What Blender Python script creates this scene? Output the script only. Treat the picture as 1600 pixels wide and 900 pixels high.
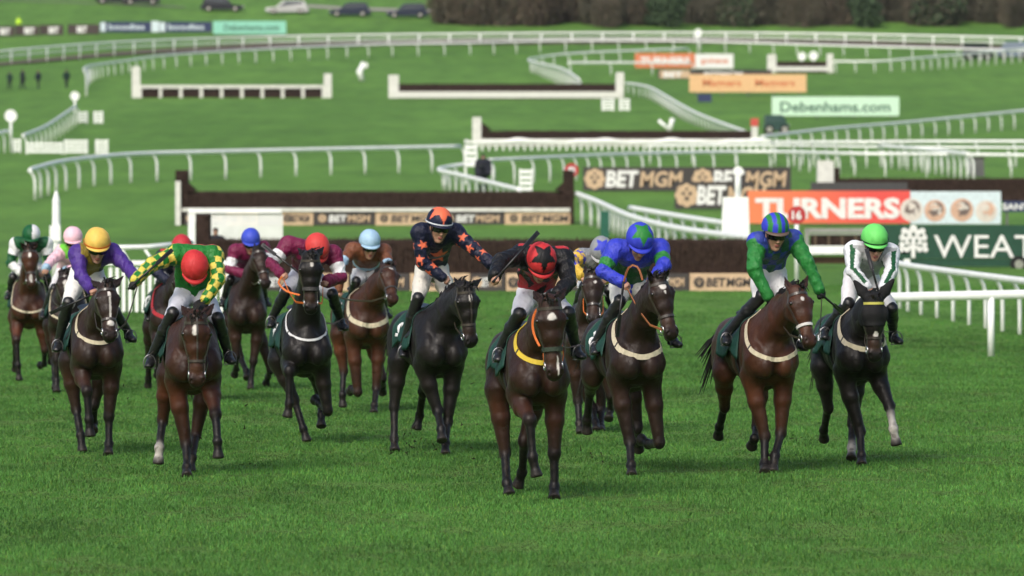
import bpy, math, random
import numpy as np
from mathutils import Vector, Matrix, Euler

for o in list(bpy.data.objects):
    bpy.data.objects.remove(o, do_unlink=True)
S = bpy.context.scene
COL = S.collection
R = math.radians
random.seed(7)
RNG = np.random.default_rng(7)

# ------------------------------------------------------------------ camera, sky, sun, exposure
CAM_H = 2.76
F_PX = 8350.0                      # focal length in pixels of the 1600 px wide photograph
PITCH = math.atan(131.0 / F_PX)
cam = bpy.data.cameras.new('camera')
cam.sensor_width = 36.0
cam.lens = F_PX / 1600.0 * 36.0
cam.clip_start = 0.5
cam.clip_end = 6000.0
cam.dof.use_dof = True
cam.dof.focus_distance = 53.0
cam.dof.aperture_fstop = 3.3
camo = bpy.data.objects.new('camera', cam)
COL.objects.link(camo)
camo.location = (0, 0, CAM_H)
camo.rotation_euler = (R(90) - PITCH, 0, 0)
S.camera = camo

world = bpy.data.worlds.new('World')
S.world = world
world.use_nodes = True
wn = world.node_tree.nodes
sky = wn.new('ShaderNodeTexSky')
sky.sky_type = 'NISHITA'
sky.sun_disc = False
SUN_EL, SUN_AZ = 42.0, 205.0       # degrees; azimuth clockwise from +Y
sky.sun_elevation = R(SUN_EL)
sky.sun_rotation = R(SUN_AZ)
sky.air_density = 1.0
sky.dust_density = 4.0
sky.ozone_density = 1.0
bg = wn['Background']
world.node_tree.links.new(sky.outputs[0], bg.inputs[0])
bg.inputs[1].default_value = 0.095
sl = bpy.data.lights.new('sun', 'SUN')
sl.energy = 1.15
sl.angle = R(24)
sl.color = (1.0, 0.97, 0.92)
so = bpy.data.objects.new('sun', sl)
COL.objects.link(so)
so.location = (0, -20, 60)
_d = Vector((math.sin(R(SUN_AZ)) * math.cos(R(SUN_EL)), math.cos(R(SUN_AZ)) * math.cos(R(SUN_EL)), math.sin(R(SUN_EL))))
so.rotation_euler = (-_d).to_track_quat('-Z', 'Y').to_euler()
S.view_settings.view_transform = 'Standard'
S.view_settings.look = 'None'
S.view_settings.exposure = 0.84
S.view_settings.gamma = 1.0
S.view_settings.use_curve_mapping = False
try:
    S.cycles.use_denoising = True
    S.cycles.max_bounces = 5
    S.cycles.volume_bounces = 0
    S.cycles.transparent_max_bounces = 6
except Exception:
    pass

# ------------------------------------------------------------------ terrain profile and pixel geometry
_ky = np.array([-60, 0, 60, 92, 112, 135, 170, 209, 265, 350, 470, 560, 590, 620, 650, 690, 760, 900, 1500.])
_kv = {135: 456, 170: 396, 209: 353, 265: 278, 350: 228, 470: 154, 560: 97, 590: 76, 620: 49, 650: 21}
_kz = []
for y in _ky:
    if y <= 92: _kz.append(0.0)
    elif y in _kv: _kz.append(CAM_H - (_kv[y] - 319) * y / F_PX)
    elif y == 112: _kz.append(0.14)
    elif y == 690: _kz.append(30.0)
    elif y == 760: _kz.append(38.0)
    elif y == 900: _kz.append(50.0)
    else: _kz.append(60.0)
_kz = np.array(_kz)
_fy = np.arange(-60, 1500.5, 1.0)
_fz = np.interp(_fy, _ky, _kz)
_ker = np.exp(-0.5 * (np.arange(-24, 25) / 8.0) ** 2); _ker /= _ker.sum()
_fzs = np.convolve(np.pad(_fz, 24, mode='edge'), _ker, mode='valid')
_fz = np.where(_fy < 85, 0.0, _fzs)
def ground(y):
    return np.interp(y, _fy, _fz)
_cp, _sp = math.cos(PITCH), math.sin(PITCH)
def project(p):
    x, y, z = p[0], p[1], p[2] - CAM_H
    fw = _cp * y - _sp * z
    up = _sp * y + _cp * z
    return 800 + F_PX * x / fw, 450 - F_PX * up / fw
def lift(u, v, Y):
    """point at world depth Y seen at photo pixel (u, v)"""
    a, b = (u - 800) / F_PX, -(v - 450) / F_PX
    dy, dz = _cp + b * _sp, -_sp + b * _cp
    t = Y / dy
    return np.array([a * t, Y, CAM_H + dz * t])
_gy = np.arange(30, 760, 0.25)
_gv = np.array([project((0, y, ground(y)))[1] for y in _gy])
_gv = np.minimum.accumulate(_gv)
def depth_at(v):
    return float(np.interp(-v, -_gv, _gy))
def ppm(Y):
    return F_PX / Y

# ------------------------------------------------------------------ object helpers
def tag(o, label=None, cat=None, group=None, kind=None):
    if label: o['label'] = label
    if cat: o['category'] = cat
    if group: o['group'] = group
    if kind: o['kind'] = kind
    return o
def empty(name, loc=(0, 0, 0), rz=0.0):
    o = bpy.data.objects.new(name, None)
    COL.objects.link(o)
    o.location = loc
    o.rotation_euler = (0, 0, rz)
    o.empty_display_size = 0.2
    return o
def link_mesh(name, me, m=None, parent=None):
    o = bpy.data.objects.new(name, me)
    COL.objects.link(o)
    if m is not None and len(me.materials) == 0: me.materials.append(m)
    if parent is not None: o.parent = parent
    return o
def mesh_from(name, v, f, m=None, smooth=True, cols=None, uneven=False):
    me = bpy.data.meshes.new(name)
    v = np.asarray(v, dtype=np.float32)
    if isinstance(f, np.ndarray):
        n = f.shape[1]
        me.vertices.add(len(v)); me.vertices.foreach_set('co', v.ravel())
        me.loops.add(f.size); me.loops.foreach_set('vertex_index', f.astype(np.int32).ravel())
        me.polygons.add(len(f))
        me.polygons.foreach_set('loop_start', np.arange(0, f.size, n, dtype=np.int32))
        me.update(calc_edges=True)
    else:
        me.from_pydata(v.tolist(), [], f)
    me.polygons.foreach_set('use_smooth', np.full(len(me.polygons), smooth, dtype=bool))
    if cols is not None:
        at = me.attributes.new('Col', 'FLOAT_COLOR', 'POINT')
        c = np.ones((len(v), 4), dtype=np.float32); c[:, :3] = cols
        at.data.foreach_set('color', c.ravel())
    if m is not None: me.materials.append(m)
    me.update()
    return me
class MB:
    """collects simple solids; build() links them as one mesh object"""
    def __init__(s): s.v = []; s.f = []; s.mi = []
    def add(s, v, f, mi=0):
        n = len(s.v)
        s.v += [tuple(map(float, p)) for p in v]
        s.f += [tuple(int(i) + n for i in q) for q in f]
        s.mi += [mi] * len(f)
        return s
    def box(s, c, d, mi=0, rz=0.0, taper=1.0):
        x, y, z = [q / 2 for q in d]
        cr, sr = math.cos(rz), math.sin(rz)
        v = []
        for k in (-1, 1):
            t = taper if k > 0 else 1.0
            for i, j in ((-1, -1), (1, -1), (1, 1), (-1, 1)):
                px, py = i * x * t, j * y * t
                v.append((c[0] + px * cr - py * sr, c[1] + px * sr + py * cr, c[2] + k * z))
        return s.add(v, [(3, 2, 1, 0), (4, 5, 6, 7), (0, 1, 5, 4), (1, 2, 6, 5), (2, 3, 7, 6), (3, 0, 4, 7)], mi)
    def tube(s, pts, r, n=8, cap=True, mi=0, flat=1.0):
        pts = [np.asarray(p, float) for p in pts]
        m = len(pts)
        rr = [r] * m if np.isscalar(r) else list(r)
        v = []; pu = None
        for i in range(m):
            t = pts[min(i + 1, m - 1)] - pts[max(i - 1, 0)]
            t = t / (np.linalg.norm(t) + 1e-9)
            if pu is None:
                a = np.array([0, 0, 1.0]) if abs(t[2]) < 0.9 else np.array([1.0, 0, 0])
                u = np.cross(t, a)
            else:
                u = pu - t * np.dot(pu, t)
            u /= np.linalg.norm(u) + 1e-9
            pu = u; w = np.cross(t, u)
            for k in range(n):
                a = 2 * math.pi * k / n
                v.append(pts[i] + rr[i] * (u * math.cos(a) + w * math.sin(a) * flat))
        f = []
        for i in range(m - 1):
            for k in range(n):
                k2 = (k + 1) % n
                f.append((i * n + k, i * n + k2, (i + 1) * n + k2, (i + 1) * n + k))
        if cap:
            f.append(tuple(range(n - 1, -1, -1)))
            f.append(tuple((m - 1) * n + k for k in range(n)))
        return s.add(v, f, mi)
    def ribbon(s, pts, nrm, w, t=0.004, mi=0):
        """flat strap along pts, its face along nrm, width w, thickness t"""
        pts = [np.asarray(p, float) for p in pts]; m = len(pts)
        ww = [w] * m if np.isscalar(w) else list(w)
        v = []
        for i in range(m):
            d = pts[min(i + 1, m - 1)] - pts[max(i - 1, 0)]
            d = d / (np.linalg.norm(d) + 1e-9)
            n = np.asarray(nrm[i], float); n = n - d * np.dot(n, d); n /= np.linalg.norm(n) + 1e-9
            b = np.cross(d, n)
            for (x, y) in ((-.5, -.5), (.5, -.5), (.5, .5), (-.5, .5)):
                v.append(pts[i] + b * x * ww[i] + n * y * t)
        f = [(3, 2, 1, 0)]
        for i in range(m - 1):
            for k in range(4):
                k2 = (k + 1) % 4
                f.append((i * 4 + k, i * 4 + k2, i * 4 + 4 + k2, i * 4 + 4 + k))
        f.append(tuple((m - 1) * 4 + k for k in range(4)))
        return s.add(v, f, mi)
    def mesh(s, name, m, smooth=False):
        me = bpy.data.meshes.new(name)
        me.from_pydata(s.v, [], s.f)
        ms = m if isinstance(m, (list, tuple)) else [m]
        for q in ms: me.materials.append(q)
        if len(ms) > 1: me.polygons.foreach_set('material_index', np.array(s.mi, dtype=np.int32))
        me.polygons.foreach_set('use_smooth', np.full(len(me.polygons), smooth, dtype=bool))
        me.update()
        return me
    def build(s, name, m, parent=None, smooth=False):
        return link_mesh(name, s.mesh(name, m, smooth), None, parent)

# ------------------------------------------------------------------ materials
def lin(r, g, b):
    def c(x):
        x /= 255.0
        return x / 12.92 if x <= 0.04045 else ((x + 0.055) / 1.055) ** 2.4
    return (c(r), c(g), c(b))
_M = {}
def mat(name, col, rough=0.6, spec=0.4, metal=0.0, var=0.15, scale=6.0, bump=0.0, bscale=40.0, bdist=0.01, attr=False,
        sheen=0.0, stretch=(1, 1, 1), coat=0.0):
    if name in _M: return _M[name]
    m = bpy.data.materials.new(name); m.use_nodes = True
    nt = m.node_tree; N = nt.nodes; L = nt.links
    b = N['Principled BSDF']
    b.inputs['Roughness'].default_value = rough
    b.inputs['Metallic'].default_value = metal
    b.inputs['Specular IOR Level'].default_value = spec
    b.inputs['Sheen Weight'].default_value = sheen
    b.inputs['Coat Weight'].default_value = coat
    tc = N.new('ShaderNodeTexCoord'); mp = N.new('ShaderNodeMapping')
    mp.inputs['Scale'].default_value = stretch
    L.new(tc.outputs['Object'], mp.inputs[0])
    nz = N.new('ShaderNodeTexNoise'); nz.inputs['Scale'].default_value = scale; nz.inputs['Detail'].default_value = 5
    L.new(mp.outputs[0], nz.inputs['Vector'])
    mr = N.new('ShaderNodeMapRange')
    mr.inputs['From Min'].default_value = 0.25; mr.inputs['From Max'].default_value = 0.75
    mr.inputs['To Min'].default_value = 1 - var; mr.inputs['To Max'].default_value = 1 + var
    L.new(nz.outputs['Fac'], mr.inputs['Value'])
    vm = N.new('ShaderNodeVectorMath'); vm.operation = 'SCALE'
    if attr:
        an = N.new('ShaderNodeAttribute'); an.attribute_name = 'Col'
        L.new(an.outputs['Color'], vm.inputs[0])
    else:
        vm.inputs[0].default_value = col
    L.new(mr.outputs[0], vm.inputs['Scale'])
    L.new(vm.outputs[0], b.inputs['Base Color'])
    if bump > 0:
        n2 = N.new('ShaderNodeTexNoise'); n2.inputs['Scale'].default_value = bscale; n2.inputs['Detail'].default_value = 4
        L.new(mp.outputs[0], n2.inputs['Vector'])
        bp = N.new('ShaderNodeBump'); bp.inputs['Strength'].default_value = bump; bp.inputs['Distance'].default_value = bdist
        L.new(n2.outputs['Fac'], bp.inputs['Height'])
        L.new(bp.outputs[0], b.inputs['Normal'])
    _M[name] = m
    return m

M_WHITE = mat('white_plastic', (0.86, 0.88, 0.86), 0.45, 0.4, var=0.10, scale=3)
M_WHITEW = mat('white_wood', (0.66, 0.66, 0.62), 0.6, 0.3, var=0.15, scale=4)
M_BIRCH = mat('birch_brush', (0.034, 0.022, 0.018), 0.9, 0.1, var=0.6, scale=5, bump=0.6, bscale=60)
M_BIRCHT = mat('birch_twigs', (0.050, 0.033, 0.026), 0.9, 0.1, var=0.5, scale=9)
M_BLACK = mat('black_leather', (0.012, 0.012, 0.013), 0.38, 0.5, var=0.3, scale=20, bump=0.25, bscale=45, bdist=0.004)
M_STRAP = mat('dark_leather_strap', (0.042, 0.034, 0.028), 0.28, 0.6, var=0.3, scale=20)
M_TAN = mat('tan_rubber_rein', (0.30, 0.11, 0.045), 0.6, 0.3, var=0.25, scale=30)
M_ORANGE = mat('orange_rubber_rein', (0.62, 0.15, 0.03), 0.55, 0.35, var=0.2, scale=30)
M_CREAM = mat('cream_elastic', (0.55, 0.49, 0.36), 0.75, 0.2, var=0.15, scale=25)
M_STEEL = mat('steel', (0.6, 0.6, 0.6), 0.28, 0.5, metal=1.0, var=0.1)
M_IRON = mat('stirrup_metal', (0.16, 0.16, 0.17), 0.4, 0.5, metal=0.8, var=0.1)
M_SCLOTH = mat('green_saddle_cloth', (0.008, 0.045, 0.032), 0.6, 0.35, var=0.2, scale=12, bump=0.5, bscale=14, bdist=0.02)
M_COAT = mat('horse_coat', None, 0.44, 0.28, var=0.5, scale=4.5, attr=True, bump=0.35, bscale=11, bdist=0.03, sheen=0.02)
M_HAIR = mat('horse_hair', (0.010, 0.008, 0.007), 0.5, 0.4, var=0.3, scale=30)
M_SKIN = mat('skin', None, 0.5, 0.35, var=0.10, scale=25, attr=True)
M_SILK = mat('racing_silk', None, 0.45, 0.3, var=0.10, scale=7, attr=True, bump=0.8, bscale=11, bdist=0.035, sheen=0.02)
M_BREECH = mat('white_breeches', None, 0.6, 0.3, var=0.08, scale=9, attr=True, bump=0.45, bscale=16, bdist=0.015)
M_HELM = mat('silk_cap', None, 0.55, 0.3, var=0.10, scale=8, attr=True, bump=0.5, bscale=16, bdist=0.012)
M_LENS = mat('goggle_lens', (0.006, 0.006, 0.007), 0.12, 0.6, var=0.1)
M_EYE = mat('horse_eye', (0.006, 0.004, 0.003), 0.08, 0.6, var=0.1)
M_GLOVE = mat('black_glove', (0.012, 0.012, 0.014), 0.6, 0.3, var=0.3, scale=30)

def second_bump(m, scale, strength, dist, stretch=(1, 1, 1)):
    nt = m.node_tree; N = nt.nodes; L = nt.links; b = N['Principled BSDF']
    tc = N.new('ShaderNodeTexCoord'); mp = N.new('ShaderNodeMapping'); mp.inputs['Scale'].default_value = stretch
    L.new(tc.outputs['Object'], mp.inputs[0])
    n = N.new('ShaderNodeTexNoise'); n.inputs['Scale'].default_value = scale; n.inputs['Detail'].default_value = 6; n.inputs['Distortion'].default_value = 0.6
    L.new(mp.outputs[0], n.inputs['Vector'])
    bp = N.new('ShaderNodeBump'); bp.inputs['Strength'].default_value = strength; bp.inputs['Distance'].default_value = dist
    L.new(n.outputs['Fac'], bp.inputs['Height'])
    old = b.inputs['Normal'].links
    if old: L.new(old[0].from_socket, bp.inputs['Normal'])
    L.new(bp.outputs[0], b.inputs['Normal'])
    n3 = N.new('ShaderNodeTexNoise'); n3.inputs['Scale'].default_value = scale * 0.4; n3.inputs['Detail'].default_value = 4
    L.new(mp.outputs[0], n3.inputs['Vector'])
    mr = N.new('ShaderNodeMapRange'); r0 = b.inputs['Roughness'].default_value
    mr.inputs['To Min'].default_value = r0 - 0.08; mr.inputs['To Max'].default_value = r0 + 0.16; mr.inputs['From Min'].default_value = 0.3; mr.inputs['From Max'].default_value = 0.7
    L.new(n3.outputs['Fac'], mr.inputs['Value']); L.new(mr.outputs[0], b.inputs['Roughness'])
second_bump(M_COAT, 55, 0.30, 0.007, (1, 1, 0.4))
second_bump(M_COAT, 170, 0.35, 0.004, (1, 1, 0.25))
second_bump(M_SILK, 24, 0.75, 0.022, (1, 1, 0.45))
second_bump(M_BREECH, 30, 0.45, 0.010, (1, 1, 0.5))
# ------------------------------------------------------------------ ground
def build_ground():
    ys = np.concatenate([np.arange(-60, 80, 10), np.arange(80, 760, 2.5), np.arange(760, 1501, 20)]).astype(float)
    xs = np.concatenate([np.linspace(-400, -80, 9), np.linspace(-70, 70, 57), np.linspace(80, 400, 9)])
    X, Y = np.meshgrid(xs, ys)
    Z = ground(Y)
    far = np.clip((Y - 90) / 100, 0, 1)
    Z = Z + far * 0.05 * np.sin(X * 0.23 + Y * 0.05) * np.sin(Y * 0.11 + X * 0.07)
    v = np.stack([X, Y, Z], -1).reshape(-1, 3)
    nx, ny = len(xs), len(ys)
    i, j = np.meshgrid(np.arange(ny - 1), np.arange(nx - 1), indexing='ij')
    a = (i * nx + j).ravel()
    f = np.stack([a, a + 1, a + nx + 1, a + nx], -1)
    m = bpy.data.materials.new('turf'); m.use_nodes = True
    nt = m.node_tree; N = nt.nodes; L = nt.links; b = N['Principled BSDF']
    b.inputs['Roughness'].default_value = 0.85; b.inputs['Specular IOR Level'].default_value = 0.15
    tc = N.new('ShaderNodeTexCoord')
    def noise(scale, detail, sx=1, sy=1, rot=0):
        mp = N.new('ShaderNodeMapping'); mp.inputs['Scale'].default_value = (sx, sy, 1); mp.inputs['Rotation'].default_value = (0, 0, rot)
        L.new(tc.outputs['Object'], mp.inputs[0])
        n = N.new('ShaderNodeTexNoise'); n.inputs['Scale'].default_value = scale; n.inputs['Detail'].default_value = detail
        n.inputs['Roughness'].default_value = 0.6
        L.new(mp.outputs[0], n.inputs['Vector'])
        return n.outputs['Fac']
    def ramp(src, stops):
        r = N.new('ShaderNodeValToRGB'); cr = r.color_ramp
        while len(cr.elements) < len(stops): cr.elements.new(0.5)
        for e, (p, c) in zip(cr.elements, stops): e.position = p; e.color = (*c, 1)
        L.new(src, r.inputs[0]); return r.outputs[0]
    def mix(fac, c1, c2, mode='MIX'):
        q = N.new('ShaderNodeMix'); q.data_type = 'RGBA'; q.blend_type = mode
        if isinstance(fac, float): q.inputs['Factor'].default_value = fac
        else: L.new(fac, q.inputs['Factor'])
        for s_, c in ((q.inputs[6], c1), (q.inputs[7], c2)):
            if isinstance(c, tuple): s_.default_value = (*c, 1)
            else: L.new(c, s_)
        return q.outputs[2]
    big = ramp(noise(0.05, 4, 1, 0.25), [(0.3, G_DARK), (0.7, G_LIGHT)])
    mid = ramp(noise(0.55, 5, 1, 0.2, 0.1), [(0.3, (0.80, 0.80, 0.80)), (0.7, (1.18, 1.18, 1.12))])
    fine = ramp(noise(6.0, 6), [(0.25, (0.65, 0.65, 0.65)), (0.75, (1.3, 1.3, 1.25))])
    c = mix(1.0, big, mid, 'MULTIPLY'); c = mix(1.0, c, fine, 'MULTIPLY')
    # mown bands across the far course
    wv = N.new('ShaderNodeTexWave'); wv.wave_type = 'BANDS'; wv.bands_direction = 'X'
    mp = N.new('ShaderNodeMapping'); mp.inputs['Rotation'].default_value = (0, 0, 0.95); mp.inputs['Scale'].default_value = (0.014, 0.014, 0.014)
    L.new(tc.outputs['Object'], mp.inputs[0]); L.new(mp.outputs[0], wv.inputs['Vector'])
    wv.inputs['Scale'].default_value = 1.0; wv.inputs['Distortion'].default_value = 1.2; wv.inputs['Detail'].default_value = 2
    band = ramp(wv.outputs['Fac'], [(0.3, (0.97, 0.98, 0.97)), (0.7, (1.04, 1.03, 1.01))])
    c = mix(1.0, c, band, 'MULTIPLY')
    L.new(c, b.inputs['Base Color'])
    bp = N.new('ShaderNodeBump'); bp.inputs['Strength'].default_value = 0.7; bp.inputs['Distance'].default_value = 0.06
    L.new(noise(9.0, 6), bp.inputs['Height']); L.new(bp.outputs[0], b.inputs['Normal'])
    o = link_mesh('ground', mesh_from('ground', v, f, m))
    tag(o, kind='structure')
    tag(o, 'green turf of the racecourse rising into a far hillside', 'ground')
G_DARK, G_LIGHT = (0.082, 0.184, 0.032), (0.112, 0.236, 0.044)
build_ground()

def vnoise(x, y, seed=0):
    """smooth value noise, numpy"""
    xi, yi = np.floor(x).astype(int), np.floor(y).astype(int)
    fx, fy = x - xi, y - yi
    fx = fx * fx * (3 - 2 * fx); fy = fy * fy * (3 - 2 * fy)
    def h(a, b):
        n = (a * 374761393 + b * 668265263 + seed * 144269) & 0x7fffffff
        n = ((n ^ (n >> 13)) * 1274126177) & 0x7fffffff
        return (n % 10007) / 10007.0
    return (h(xi, yi) * (1 - fx) + h(xi + 1, yi) * fx) * (1 - fy) + (h(xi, yi + 1) * (1 - fx) + h(xi + 1, yi + 1) * fx) * fy

def build_grass():
    ys = np.linspace(37, 140, 400)
    dens = 1080 * (45 / ys) ** 1.35
    wgt = dens * 0.208 * ys
    n = int(np.trapezoid(wgt, ys)) if hasattr(np, 'trapezoid') else int(np.trapz(wgt, ys))
    cdf = np.cumsum(wgt); cdf /= cdf[-1]
    y = np.interp(RNG.random(n), cdf, ys)
    x = (RNG.random(n) * 2 - 1) * 0.104 * y
    cl = vnoise(x * 1.3, y * 0.8, 1) * 0.5 + vnoise(x * 4.1, y * 2.5, 2) * 0.3 + vnoise(x * 11, y * 7, 3) * 0.2
    far = (y / 45) ** 0.75
    h = (0.014 + 0.034 * cl + 0.013 * RNG.random(n)) * np.where(RNG.random(n) < 0.04, 1.6, 1.0)
    worn = np.clip((vnoise(x * 1.9, y * 1.2, 21) * .6 + vnoise(x * 6.3, y * 4.2, 22) * .4 - .60) / .07, 0, 1)
    h = h * (1 - .6 * worn)
    w = 0.0035 * far * (0.7 + 0.6 * RNG.random(n))
    a = RNG.random(n) * 2 * np.pi
    lean = 0.15 + 0.75 * RNG.random(n)
    la = RNG.random(n) * 2 * np.pi
    g = ground(y)
    base = np.stack([x, y, g - 0.004], -1)
    d = np.stack([np.cos(a), np.sin(a), np.zeros(n)], -1) * w[:, None]
    tip = base + np.stack([np.cos(la) * lean * h, np.sin(la) * lean * h, h], -1)
    midp = base + np.stack([np.cos(la) * lean * h * 0.25, np.sin(la) * lean * h * 0.25, h * 0.55], -1)
    v = np.stack([base - d, base + d, midp + d * 0.8, tip, midp - d * 0.8], 1).reshape(-1, 3)
    i = np.arange(n) * 5
    f = np.stack([np.stack([i, i + 1, i + 2], -1), np.stack([i, i + 2, i + 4], -1), np.stack([i + 4, i + 2, i + 3], -1)], 1).reshape(-1, 3)
    tone = 0.6 + 0.8 * RNG.random(n)
    base_c = np.array(G_BLADE)
    yel = (RNG.random(n) < 0.12)
    c = base_c[None] * tone[:, None]
    c = c * (0.55 + 0.5 * vnoise(x * 0.5, y * 0.22, 5) + 0.5 * vnoise(x * 2.3, y * 1.1, 8))[:, None]
    c[yel] = c[yel] * np.array([1.7, 1.15, 1.0])
    c = c * (1 - .55 * worn)[:, None] + np.array([.036, .026, .012]) * (worn * .6)[:, None]
    m = mat('grass_blade', None, 0.6, 0.25, var=0.05, scale=2, attr=True)
    o = link_mesh('grass', mesh_from('grass', v, f, m, smooth=False, cols=np.repeat(c, 5, 0)))
    tag(o, 'short green grass blades over the near straight under the horses', 'grass', kind='stuff')
G_BLADE = (0.052, 0.150, 0.026)
build_grass()

# ------------------------------------------------------------------ running rails
def post_mesh(crank):
    b = MB()
    if crank:
        pts = [(0, 0, 0), (0, 0, 0.45), (-0.01, 0, 0.68), (-0.05, -0.02, 0.82), (-0.13, -0.06, 0.93), (-0.21, -0.10, 0.985)]
        b.tube(pts, [0.045, 0.045, 0.045, 0.043, 0.04, 0.036], 8)
    else:
        b.tube([(0, 0, 0), (0, 0, 0.5), (0, 0, 0.98)], 0.045, 8)
    return b.mesh('post', M_WHITE, smooth=True)
POST_C, POST_S = post_mesh(True), post_mesh(False)
def resample(P, step):
    P = np.asarray(P, float)
    Q = []
    n = len(P)
    for i in range(n - 1):          # Catmull-Rom
        p0, p1, p2, p3 = P[max(i - 1, 0)], P[i], P[i + 1], P[min(i + 2, n - 1)]
        for t in np.linspace(0, 1, 24, endpoint=False):
            Q.append(0.5 * ((2 * p1) + (-p0 + p2) * t + (2 * p0 - 5 * p1 + 4 * p2 - p3) * t * t + (-p0 + 3 * p1 - 3 * p2 + p3) * t ** 3))
    Q.append(P[-1]); Q = np.array(Q)
    s = np.concatenate([[0], np.cumsum(np.linalg.norm(np.diff(Q[:, :3], axis=0), axis=1))])
    k = max(2, int(round(s[-1] / step)) + 1)
    ss = np.linspace(0, s[-1], k)
    return np.stack([np.interp(ss, s, Q[:, c]) for c in range(Q.shape[1])], -1), Q
def rail(label, pts, step=2.4, crank=True, r=0.085, second=None, group='white running rails', flip=1, pm=None, rot=None, material=None, r_post=1.35):
    W = []
    for u, vg, vt in pts:
        Y = depth_at(vg); p = lift(u, vg, Y)
        W.append([p[0], p[1], ground(Y), (vg - vt) * Y / F_PX])
    posts, path = resample(W, step)
    c = posts[len(posts) // 2]
    root = empty('running_rail', (c[0], c[1], c[2]))
    tag(root, label, 'rail', group)
    o0 = np.array([c[0], c[1], c[2]])
    b = MB()
    line = [np.array([p[0], p[1], p[2] + p[3]]) - o0 for p in path[::3]] + [np.array([path[-1][0], path[-1][1], path[-1][2] + path[-1][3]]) - o0]
    b.tube(line, r, 10, flat=1.25)
    b.build('rail', material or M_WHITE, root, True)
    if second:
        b = MB(); b.tube([q - np.array([0, 0, second]) for q in line], r * 0.8, 8); b.build('lower_rail', material or M_WHITE, root, True)
    for i, p in enumerate(posts[:100]):
        o = bpy.data.objects.new('post', POST_C if crank else POST_S)
        COL.objects.link(o); o.parent = root
        off = 0.21 * (1 if crank else 0)
        ang = rot if rot is not None else 0.0
        o.location = (p[0] - o0[0] + off * math.cos(ang) * flip, p[1] - o0[1] + 0.1 * (1 if crank else 0), p[2] - o0[2] - 0.03)
        o.scale = (flip * r_post, r_post, p[3] + 0.03)
        o.rotation_euler = (0, 0, ang)
    return root

rail('curved white running rail bending left behind the tall marker post', [(47, 312, 266), (58, 308, 262), (105, 297, 251), (205, 286, 241), (340, 280, 237), (520, 274, 233), (720, 268, 229)], 2.7)
rail('nearest sloping white rail, receding at the right edge', [(1392, 483, 407), (1412, 490, 414), (1474, 503, 423), (1573, 523, 436), (1660, 540, 447)], 2.0, r=0.06, r_post=0.95)
rail('nearest thick level white rail at the right edge with one stout leaning post', [(1334, 560, 466), (1547, 558, 461), (1760, 556, 457)], 2.55, crank=False, r=0.068, r_post=1.4)
rail('white rail starting beside the dark end of the second fence and dipping right', [(901, 352, 303), (935, 360, 316), (985, 378, 338), (1060, 398, 357), (1185, 420, 374)], 2.4)
rail('short white rail with angled posts behind the dipping rail', [(984, 362, 325), (1060, 372, 338), (1150, 385, 352)], 2.2)
rail('white rail running level above the black advertising boards', [(763, 291, 250), (850, 285, 246), (1000, 272, 240), (1190, 265, 237), (1330, 276, 240), (1470, 277, 241), (1640, 277, 243)], 2.1, r=0.07, r_post=1.15)
rail('white rail turning the corner beside the dark-clothed photographer', [(812, 334, 297), (760, 318, 284), (715, 306, 273), (686, 296, 266), (700, 288, 261), (765, 286, 252)], 2.2)
rail('upper white rail over the level rail at mid right', [(1205, 258, 222), (1330, 262, 222), (1480, 262, 221), (1640, 262, 221)], 2.0, r=0.065, r_post=1.1)
rail('white rail running behind the level rail over the gap between the boards', [(1010, 256, 228), (1190, 256, 227), (1400, 262, 230), (1640, 262, 231)], 2.5, r=0.06, r_post=1.0)
rail('white rail climbing to the right edge above the boards', [(1190, 236, 214), (1300, 228, 201), (1430, 216, 190), (1640, 198, 169)], 2.7)
rail('dense white rail receding between the two mid right rails', [(1375, 262, 228), (1440, 270, 233), (1515, 284, 241)], 2.2)
rail('long pale rail curving across the far course below the top rail', [(131, 150, 108), (140, 128, 103), (190, 116, 96), (290, 105, 84), (540, 91, 71), (735, 86, 67), (870, 82, 64), (1060, 81, 64), (1300, 88, 71), (1640, 100, 80)], 3.0)
rail('top white rail with a lower bar along the far straight', [(-40, 104, 84), (70, 97, 74), (200, 87, 65), (400, 76, 58), (700, 70, 53), (1080, 67, 51), (1350, 72, 54), (1640, 80, 60)], 3.5, crank=False, second=0.55, r=0.085, r_post=2.0)
rail('far white rail around the sharp corner left of the orange and white board', [(905, 152, 124), (880, 137, 108), (845, 121, 99), (826, 112, 94), (840, 106, 90), (905, 102, 83), (1075, 95, 76)], 2.6)
rail('far white rail in front of the sharp corner, under the orange and white board', [(888, 119, 98), (945, 118, 98), (1080, 116, 98)], 4.5)
rail('dense white rail dropping right from the end of the long far fence', [(978, 147, 130), (1016, 158, 137), (1062, 186, 163), (1100, 203, 182), (1165, 226, 206)], 3.2)
rail('far right white rail beside the small far fence', [(1303, 114, 96), (1364, 114, 96), (1420, 112, 92), (1500, 106, 85), (1640, 95, 72)], 1.9)
rail('short white rail beside the left disc posts', [(36, 240, 212), (70, 226, 198), (98, 208, 180), (118, 194, 166)], 6.0)
rail('white rail ending at the left edge below the larger disc', [(-30, 243, 214), (-5, 240, 208), (12, 238, 205)], 2.4)

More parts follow.
